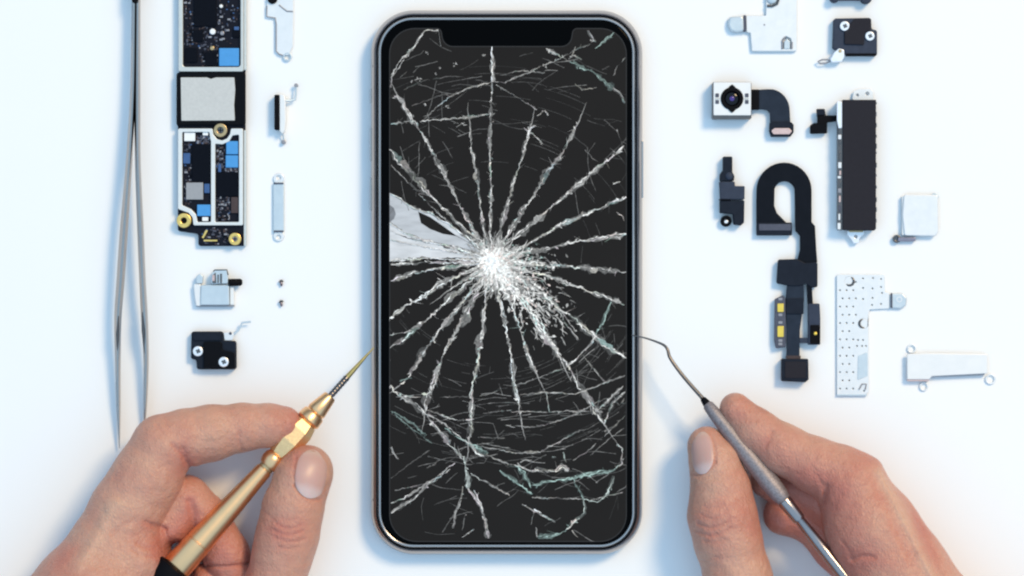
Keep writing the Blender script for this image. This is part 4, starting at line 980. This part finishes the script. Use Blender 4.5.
def make_field(chains, blends, creases):
    """chains: list of (points, inner smoothness); blends: how softly each chain joins the ones before"""
    def f(P, detail=True):
        D = None
        for (pts, k), kb in zip(chains, blends):
            d = None
            for a, b in zip(pts, pts[1:]):
                c = cone(P, a, b); d = c if d is None else smin(d, c, k)
            D = d if D is None else smin(D, d, kb)
        if detail:
            for line, w, dep, zmin in creases:
                m = None
                for a, b in zip(line, line[1:]):
                    s_ = seg2(P, a, b); m = s_ if m is None else np.minimum(m, s_)
                D = D+1.5*dep*np.exp(-(m/w)**2)*(1/(1+np.exp(-(P[2]-zmin)/3)))
        return D
    return f
def surface_nets(f, lo, hi, h):
    n = [int(math.ceil((hi[i]-lo[i])/h))+1 for i in range(3)]
    ax = [lo[i]+h*np.arange(n[i], dtype=np.float32) for i in range(3)]
    X, Y, Z = np.meshgrid(*ax, indexing='ij', sparse=True)
    D = f((X, Y, Z)).astype(np.float32)
    ins = D < 0
    c = np.zeros((n[0]-1, n[1]-1, n[2]-1), np.int8)
    for i in (0, 1):
        for j in (0, 1):
            for k in (0, 1): c += ins[i:n[0]-1+i, j:n[1]-1+j, k:n[2]-1+k]
    act = (c > 0) & (c < 8)
    idx = -np.ones(act.shape, np.int64); ii = np.argwhere(act); idx[act] = np.arange(len(ii))
    acc = np.zeros((len(ii), 3)); cnt = np.zeros(len(ii))
    corners = [(i, j, k) for i in (0, 1) for j in (0, 1) for k in (0, 1)]
    for a in corners:
        for ax_ in range(3):
            if a[ax_] == 1: continue
            b = list(a); b[ax_] = 1
            da = D[ii[:, 0]+a[0], ii[:, 1]+a[1], ii[:, 2]+a[2]]; db = D[ii[:, 0]+b[0], ii[:, 1]+b[1], ii[:, 2]+b[2]]
            m = (da < 0) != (db < 0); t = np.where(m, da/np.where(m, da-db, 1), 0)
            p = np.tile(np.array(a, float), (len(ii), 1)); p[:, ax_] += t
            acc[m] += p[m]; cnt[m] += 1
    V = (ii+acc/cnt[:, None])*h+np.array(lo)
    F = []
    for ax_ in range(3):
        u, v = (ax_+1) % 3, (ax_+2) % 3
        sl0 = [slice(None)]*3; sl1 = [slice(None)]*3
        sl0[ax_] = slice(0, n[ax_]-1); sl1[ax_] = slice(1, n[ax_])
        ch = ins[tuple(sl0)] != ins[tuple(sl1)]
        e = np.argwhere(ch); e = e[(e[:, u] > 0) & (e[:, v] > 0) & (e[:, u] < n[u]-1) & (e[:, v] < n[v]-1)]
        s0 = ins[e[:, 0], e[:, 1], e[:, 2]]
        def cell(du, dv):
            q = e.copy(); q[:, u] -= du; q[:, v] -= dv; return idx[q[:, 0], q[:, 1], q[:, 2]]
        q = np.stack([cell(1, 1), cell(0, 1), cell(0, 0), cell(1, 0)], 1)
        q[~s0] = q[~s0][:, ::-1]
        F.append(q)
    F = np.concatenate(F)
    F = F[(F >= 0).all(1)]
    # settle the points on the surface
    for _ in range(3):
        P = V.T; d = f(P); e = 0.4
        g = np.stack([f(P+np.array([[e], [0], [0]]))-d, f(P+np.array([[0], [e], [0]]))-d, f(P+np.array([[0], [0], [e]]))-d], 1)/e
        gl = np.maximum((g*g).sum(1), .25)
        V = V-(g*(d/gl)[:, None])*0.9
    return V, F

def hand(label, cx, cy, zref, chains, blends, creases, flush_shade, lo, hi, nails, h=1.5):
    T = Thing('hand', label, 'hand', cx, cy, zref=zref)
    f = make_field(chains, blends, creases)
    V, F = surface_nets(f, lo, hi, h)
    me = bpy.data.meshes.new('hand_skin')
    W = np.empty_like(V); W[:, 0] = (V[:, 0]-cx)*S*T.k; W[:, 1] = -(V[:, 1]-cy)*S*T.k; W[:, 2] = V[:, 2]*S
    me.from_pydata(W.tolist(), [], F[:, ::-1].tolist() if False else F.tolist())
    import bmesh
    bm = bmesh.new(); bm.from_mesh(me); bmesh.ops.recalc_face_normals(bm, faces=bm.faces); bm.to_mesh(me); bm.free()
    me.materials.append(M['skin']); me.shade_smooth()
    fl = np.full(len(V), 0.22)
    for x, y, r, a in flush_shade: fl += a*np.exp(-((V[:, 0]-x)**2+(V[:, 1]-y)**2)/(r*r))
    # creases are tinted redder, deeper ones more
    for line, w, dep, zm in creases:
        m = None
        for a, b in zip(line, line[1:]):
            s_ = seg2(V.T, a, b); m = s_ if m is None else np.minimum(m, s_)
        fl += 0.22*dep*np.exp(-(m/(w*1.5))**2)
    at = me.attributes.new('flush_shade', 'FLOAT', 'POINT'); at.data.foreach_set('value', np.clip(fl, 0, 1.2).astype(np.float32))
    o = bpy.data.objects.new('skin', me); COL.objects.link(o); o.parent = T.root
    tree = BVHTree.FromPolygons([Vector(v) for v in V.tolist()], F.tolist())
    for (nx, ny, ang, w, L, skew, tilt) in nails:
        # outline in nail space: u across, v along (v=+ towards the tip)
        nu, nv = 15, 19; vs = []; tint = []; c, s_ = math.cos(ang), math.sin(ang)
        for j in range(nv):
            v = -1+2*j/(nv-1)
            if v > 0: hw = (1-max(0, (v-.1)/.9)**3.2*.40)
            else: hw = (1-(-v)**3*.22)
            for i in range(nu):
                u = -1+2*i/(nu-1)
                vv = v
                vv = v*(1-0.20*u*u) if v > 0 else v*(1-0.26*u*u)
                X = u*w/2*hw; Y = vv*L/2+skew*u*w/2
                px = nx+X*c-Y*s_*-1*-1; py = ny+X*s_+Y*c*-1
                px = nx+X*c+Y*math.sin(ang)*1.0; py = ny+X*math.sin(ang)-Y*c
                z = 0
                edge = max(abs(u), abs(v))
                vs.append([px, py, z, edge])
                tip = max(0, (v-.72)/.28); lun = max(0, 1-((v+1.0)/.62)**2-0.6*u*u)
                base = np.array((0.55, 0.33, 0.28)); t_ = base*(1-.55*min(1, lun*1.4))+np.array((.66, .55, .54))*.55*min(1, lun*1.4)
                t_ = t_*(1-tip*.55)+np.array((.66, .52, .44))*tip*.55
                tint.append(list(t_)+[1])
        Q = np.array(vs); zt = np.full(len(Q), 140.0)
        for _ in range(60):          # walk down onto the smooth finger
            d = f((Q[:, 0], Q[:, 1], zt), False); zt = np.where(zt > 25, zt-np.clip(d, -3, 6)*.9, zt)
        Zg = np.maximum(zt, np.median(zt)-16).reshape(nv, nu)
        for _ in range(3):
            Z2 = Zg.copy(); Z2[1:-1, 1:-1] = (Zg[:-2, 1:-1]+Zg[2:, 1:-1]+Zg[1:-1, :-2]+Zg[1:-1, 2:])/4; Zg = Z2
        Q[:, 2] = Zg.ravel()+1.0*(1-Q[:, 3]**8)+0.15
        mb = MB(); top = [tuple(q[:3]) for q in Q]
        fs = [(j*nu+i, j*nu+i+1, (j+1)*nu+i+1, (j+1)*nu+i) for j in range(nv-1) for i in range(nu-1)]
        mb.add(top, fs)
        n0 = len(top); mb.v += [(q[0], q[1], q[2]-2.0) for q in Q]
        bd = [i for i in range(nu)]+[j*nu+nu-1 for j in range(1, nv)]+[(nv-1)*nu+i for i in range(nu-2, -1, -1)]+[j*nu for j in range(nv-2, 0, -1)]
        mb.f += [(bd[i], bd[(i+1) % len(bd)], n0+bd[(i+1) % len(bd)], n0+bd[i]) for i in range(len(bd))]
        mb.f += [tuple(n0+k for k in reversed(q)) for q in fs]
        no = T.part('thumbnail', mb, M['nail'], o)
        a2 = no.data.attributes.new('tint', 'FLOAT_COLOR', 'POINT'); a2.data.foreach_set('color', np.array(tint*2, dtype=np.float32).ravel())
    return T

# left hand
L_chains = [
    # back of the hand and proximal part of the index finger
    ([(0, 760, 70, 78), (60, 660, 66, 72), (92, 600, 60, 61), (110, 551, 58, 40), (128, 510, 58, 35), (147, 478, 58, 32.5), (164, 446, 58, 31.5)], 14),
    ([(164, 446, 58, 31), (186, 438, 56, 28.5), (211, 433, 52, 27.5), (242, 427.5, 47, 23.5), (268, 425.5, 43, 21), (283, 425, 40, 18.5)], 6),
    ([(100, 610, 50, 50), (132, 560, 60, 37)], 10),
    # thumb
    ([(60, 700, 50, 62), (180, 690, 46, 48), (245, 640, 44, 37), (272, 595, 46, 30.5), (283, 552, 49, 29.2), (288, 533, 50, 30.2), (293, 508, 50, 29.5), (302, 480, 48, 27.2), (307, 471, 46, 25.8)], 8),
    # middle, ring and little finger, folded under
    ([(110, 600, 34, 32), (150, 545, 38, 30), (184, 502, 34, 25), (204, 520, 30, 23), (224, 556, 27, 23), (236, 592, 25, 20)], 6),
    ([(100, 640, 28, 32), (150, 600, 26, 26), (196, 588, 22, 21), (234, 589, 21, 19.5), (246, 600, 21, 18)], 6),
    ([(110, 660, 26, 30), (170, 640, 22, 22), (215, 628, 20, 18)], 6),
]
L_bl = [14, 5, 10, 10, 2.2, 2.2, 2.2]
L_cr = [
    ([(186, 448), (189, 458), (193, 470)], 3.4, 1.3, 40), ([(176, 442), (184, 452), (190, 462)], 1.6, 0.7, 40),
    ([(150, 520), (157, 524), (166, 528)], 3.0, 1.2, 40), ([(166, 528), (169, 540), (170, 556)], 2.2, 1.2, 40),
    ([(142, 540), (150, 545), (158, 546)], 1.8, .7, 50), ([(140, 517), (128, 522), (118, 530)], 2.6, .7, 50),
    ([(243, 449), (240.5, 440), (241, 430)], 1.6, .6, 40), ([(136, 545), (147, 553), (163, 554)], 1.5, .5, 50),
    ([(275, 528), (284, 532), (294, 533), (304, 529)], 1.5, .75, 50), ([(276, 534), (286, 539), (297, 540), (306, 537)], 1.5, .75, 50),
    ([(279, 522), (288, 526), (297, 526), (304, 522)], 1.3, .55, 50), ([(281, 545), (290, 547), (300, 545)], 1.3, .5, 50), ([(284, 516), (291, 519), (298, 517)], 1.2, .4, 50),
    ([(262, 508), (270, 514), (278, 520)], 1.4, .4, 40),
    # nail fold
    ([(296, 484), (300, 490), (307, 495), (315, 499), (321, 498)], 1.5, .9, 50), ([(296.5, 484), (295.3, 470), (297, 456)], 1.3, .8, 50),
    ([(191, 502), (193, 512), (194, 530)], 4.2, 2.2, 25), ([(173, 548), (181, 562), (186, 580)], 8, 9, 8), ([(165, 430), (160, 424)], 1.8, .4, 50), ([(172, 428), (168, 420)], 1.8, .35, 50),
    ([(206, 566), (224, 567), (246, 565)], 1.8, 1.6, 10),
    ([(88, 560), (104, 530), (120, 500)], 6, -1.2, 50),
]
L_fl = [(290, 425, 26, .45), (245, 430, 20, .18), (190, 460, 22, .45), (155, 430, 22, .2), (160, 535, 26, .25), (70, 560, 28, .35), (290, 532, 22, .45), (300, 455, 22, .25), (212, 530, 42, .6), (230, 580, 40, .5), (120, 480, 20, .1), (40, 575, 30, .2)]  # wide spots on the folded fingers paint the shade under the index
hand('left hand pinching a gold screwdriver between thumb and forefinger', 200, 520, 50, L_chains, L_bl, L_cr, L_fl,
     (-90, 395, -6), (345, 850, 152), [(312.3, 473.0, 0.14, 30, 47, -.14, 0)], 1.6)

# right hand
R_chains = [
    ([(1050, 780, 72, 80), (985, 690, 66, 70), (938, 640, 60, 60), (896, 572, 58, 49), (872, 531, 57, 45), (852, 487, 55, 36.5)], 14),
    ([(852, 487, 55, 36), (838, 475, 54, 30), (815, 465, 52, 27.2), (783, 449.5, 49, 25), (757, 431, 45, 21.5), (736, 409, 42, 16)], 6),
    # thumb
    ([(1000, 760, 60, 66), (880, 730, 48, 50), (790, 680, 44, 40), (752, 622, 44, 34), (738, 577, 45, 32.8), (728, 540, 46, 33), (722.5, 515, 46, 33.6), (721, 489, 45, 29), (715, 463, 43, 24.5), (707.5, 446.5, 41, 19.8)], 8),
    # middle, ring, little finger folded under
    ([(905, 590, 32, 34), (862, 535, 30, 30), (826, 505, 26, 24), (795, 494, 22, 21), (770, 482, 22, 18)], 6),
    ([(925, 640, 28, 34), (880, 585, 24, 30), (840, 548, 20, 25), (812, 524, 17, 20), (786, 517, 17, 20.5)], 6),
    ([(950, 680, 26, 34), (900, 640, 22, 26), (862, 600, 19, 20)], 6),
]
R_bl = [14, 5, 10, 2.2, 2.2, 2.2]
R_cr = [
    ([(824, 484), (823, 492), (822, 500)], 2.6, 1.8, 38), ([(815, 474), (820, 484), (823, 496)], 1.5, .6, 38),
    ([(764, 446), (767, 440), (770, 431)], 1.6, .6, 38), ([(806, 468), (811, 461), (814, 455)], 1.5, .4, 45),
    ([(697, 522), (706, 526), (716, 525), (727, 519)], 1.6, .8, 45), ([(696, 530), (707, 534), (719, 532), (730, 525)], 1.5, .75, 45), ([(700, 513), (709, 517), (719, 514), (726, 509)], 1.4, .55, 45),
    ([(703, 539), (713, 541), (724, 537)], 1.4, .5, 45), ([(702, 505), (712, 507), (722, 503)], 1.3, .45, 45),
    ([(692, 474), (697, 475), (706, 469), (714, 461)], 1.5, .9, 45), ([(714, 461), (714, 447), (710, 433)], 1.3, .7, 45),
    ([(848, 556), (858, 552), (868, 553)], 2.4, 1.3, 45), ([(848, 556), (845, 548), (838, 538)], 2.2, .6, 40),
    ([(876, 470), (900, 520), (926, 575)], 3.6, -1.7, 50), ([(884, 468), (912, 515), (940, 575)], 4.0, .9, 50), ([(866, 474), (886, 515), (905, 560)], 4.0, .6, 50),
    ([(742, 398), (752, 404), (762, 411)], 1.6, .5, 35),
    ([(700, 560), (712, 556), (730, 555)], 1.6, .3, 45),
]
R_fl = [(735, 408, 22, .3), (768, 440, 18, .25), (822, 490, 24, .3), (865, 455, 24, .35), (716, 522, 24, .35), (705, 440, 20, .1), (890, 560, 40, .3), (930, 530, 26, .25), (795, 505, 45, .9), (838, 565, 30, .6), (850, 500, 26, .15)]  # strong spots on the folded fingers paint in the dark of the gap
hand('right hand holding a thin steel probe between thumb and forefinger', 850, 520, 50, R_chains, R_bl, R_cr, R_fl,
     (680, 385, -6), (1140, 870, 152), [(701.8, 452.5, -0.06, 21, 41, .22, 0)], 1.6)

# ------------------------------------------------------------------ light
w = bpy.data.worlds.new('World'); scn.world = w; w.use_nodes = True
nt = w.node_tree; bg = nt.nodes['Background']
tc = nt.nodes.new('ShaderNodeTexCoord'); sp = nt.nodes.new('ShaderNodeSeparateXYZ'); nt.links.new(tc.outputs['Generated'], sp.inputs[0])
cr = nt.nodes.new('ShaderNodeValToRGB'); e = cr.color_ramp.elements
e[0].position = 0.0; e[0].color = (0.06, 0.07, 0.10, 1); e[1].position = 1.0; e[1].color = (0.51, 0.77, 1.02, 1)
x_ = cr.color_ramp.elements.new(0.30); x_.color = (0.12, 0.16, 0.23, 1)
x_ = cr.color_ramp.elements.new(0.62); x_.color = (0.46, 0.71, 0.98, 1)
nt.links.new(sp.outputs['Z'], cr.inputs['Fac']); nt.links.new(cr.outputs['Color'], bg.inputs['Color']); bg.inputs['Strength'].default_value = 1.16

KEY = 50.0
def lamp(name, loc, size, power, col, target=(0, 0, 0)):
    l = bpy.data.lights.new(name, 'AREA'); l.shape = 'SQUARE'; l.size = size; l.energy = power; l.color = col
    o = bpy.data.objects.new(name, l); COL.objects.link(o); o.location = loc
    o.rotation_euler = (Vector(target)-Vector(loc)).to_track_quat('-Z', 'Y').to_euler()
    return o
lamp('key_softbox', (1.25, 1.25, 2.0), 0.62, KEY, (1.0, 0.73, 0.40))

# ------------------------------------------------------------------ camera
cam = bpy.data.cameras.new('Camera'); co = bpy.data.objects.new('Camera', cam); COL.objects.link(co)
co.location = (0, 0, HC*S); co.rotation_euler = (0, 0, 0)
cam.sensor_width = 36; cam.lens = 36*HC/1024; cam.clip_start = 0.01; cam.clip_end = 100
scn.camera = co
scn.view_settings.view_transform = 'Standard'; scn.view_settings.look = 'None'
scn.view_settings.exposure = 0.09; scn.view_settings.gamma = 1
scn.cycles.filter_width = 2.2
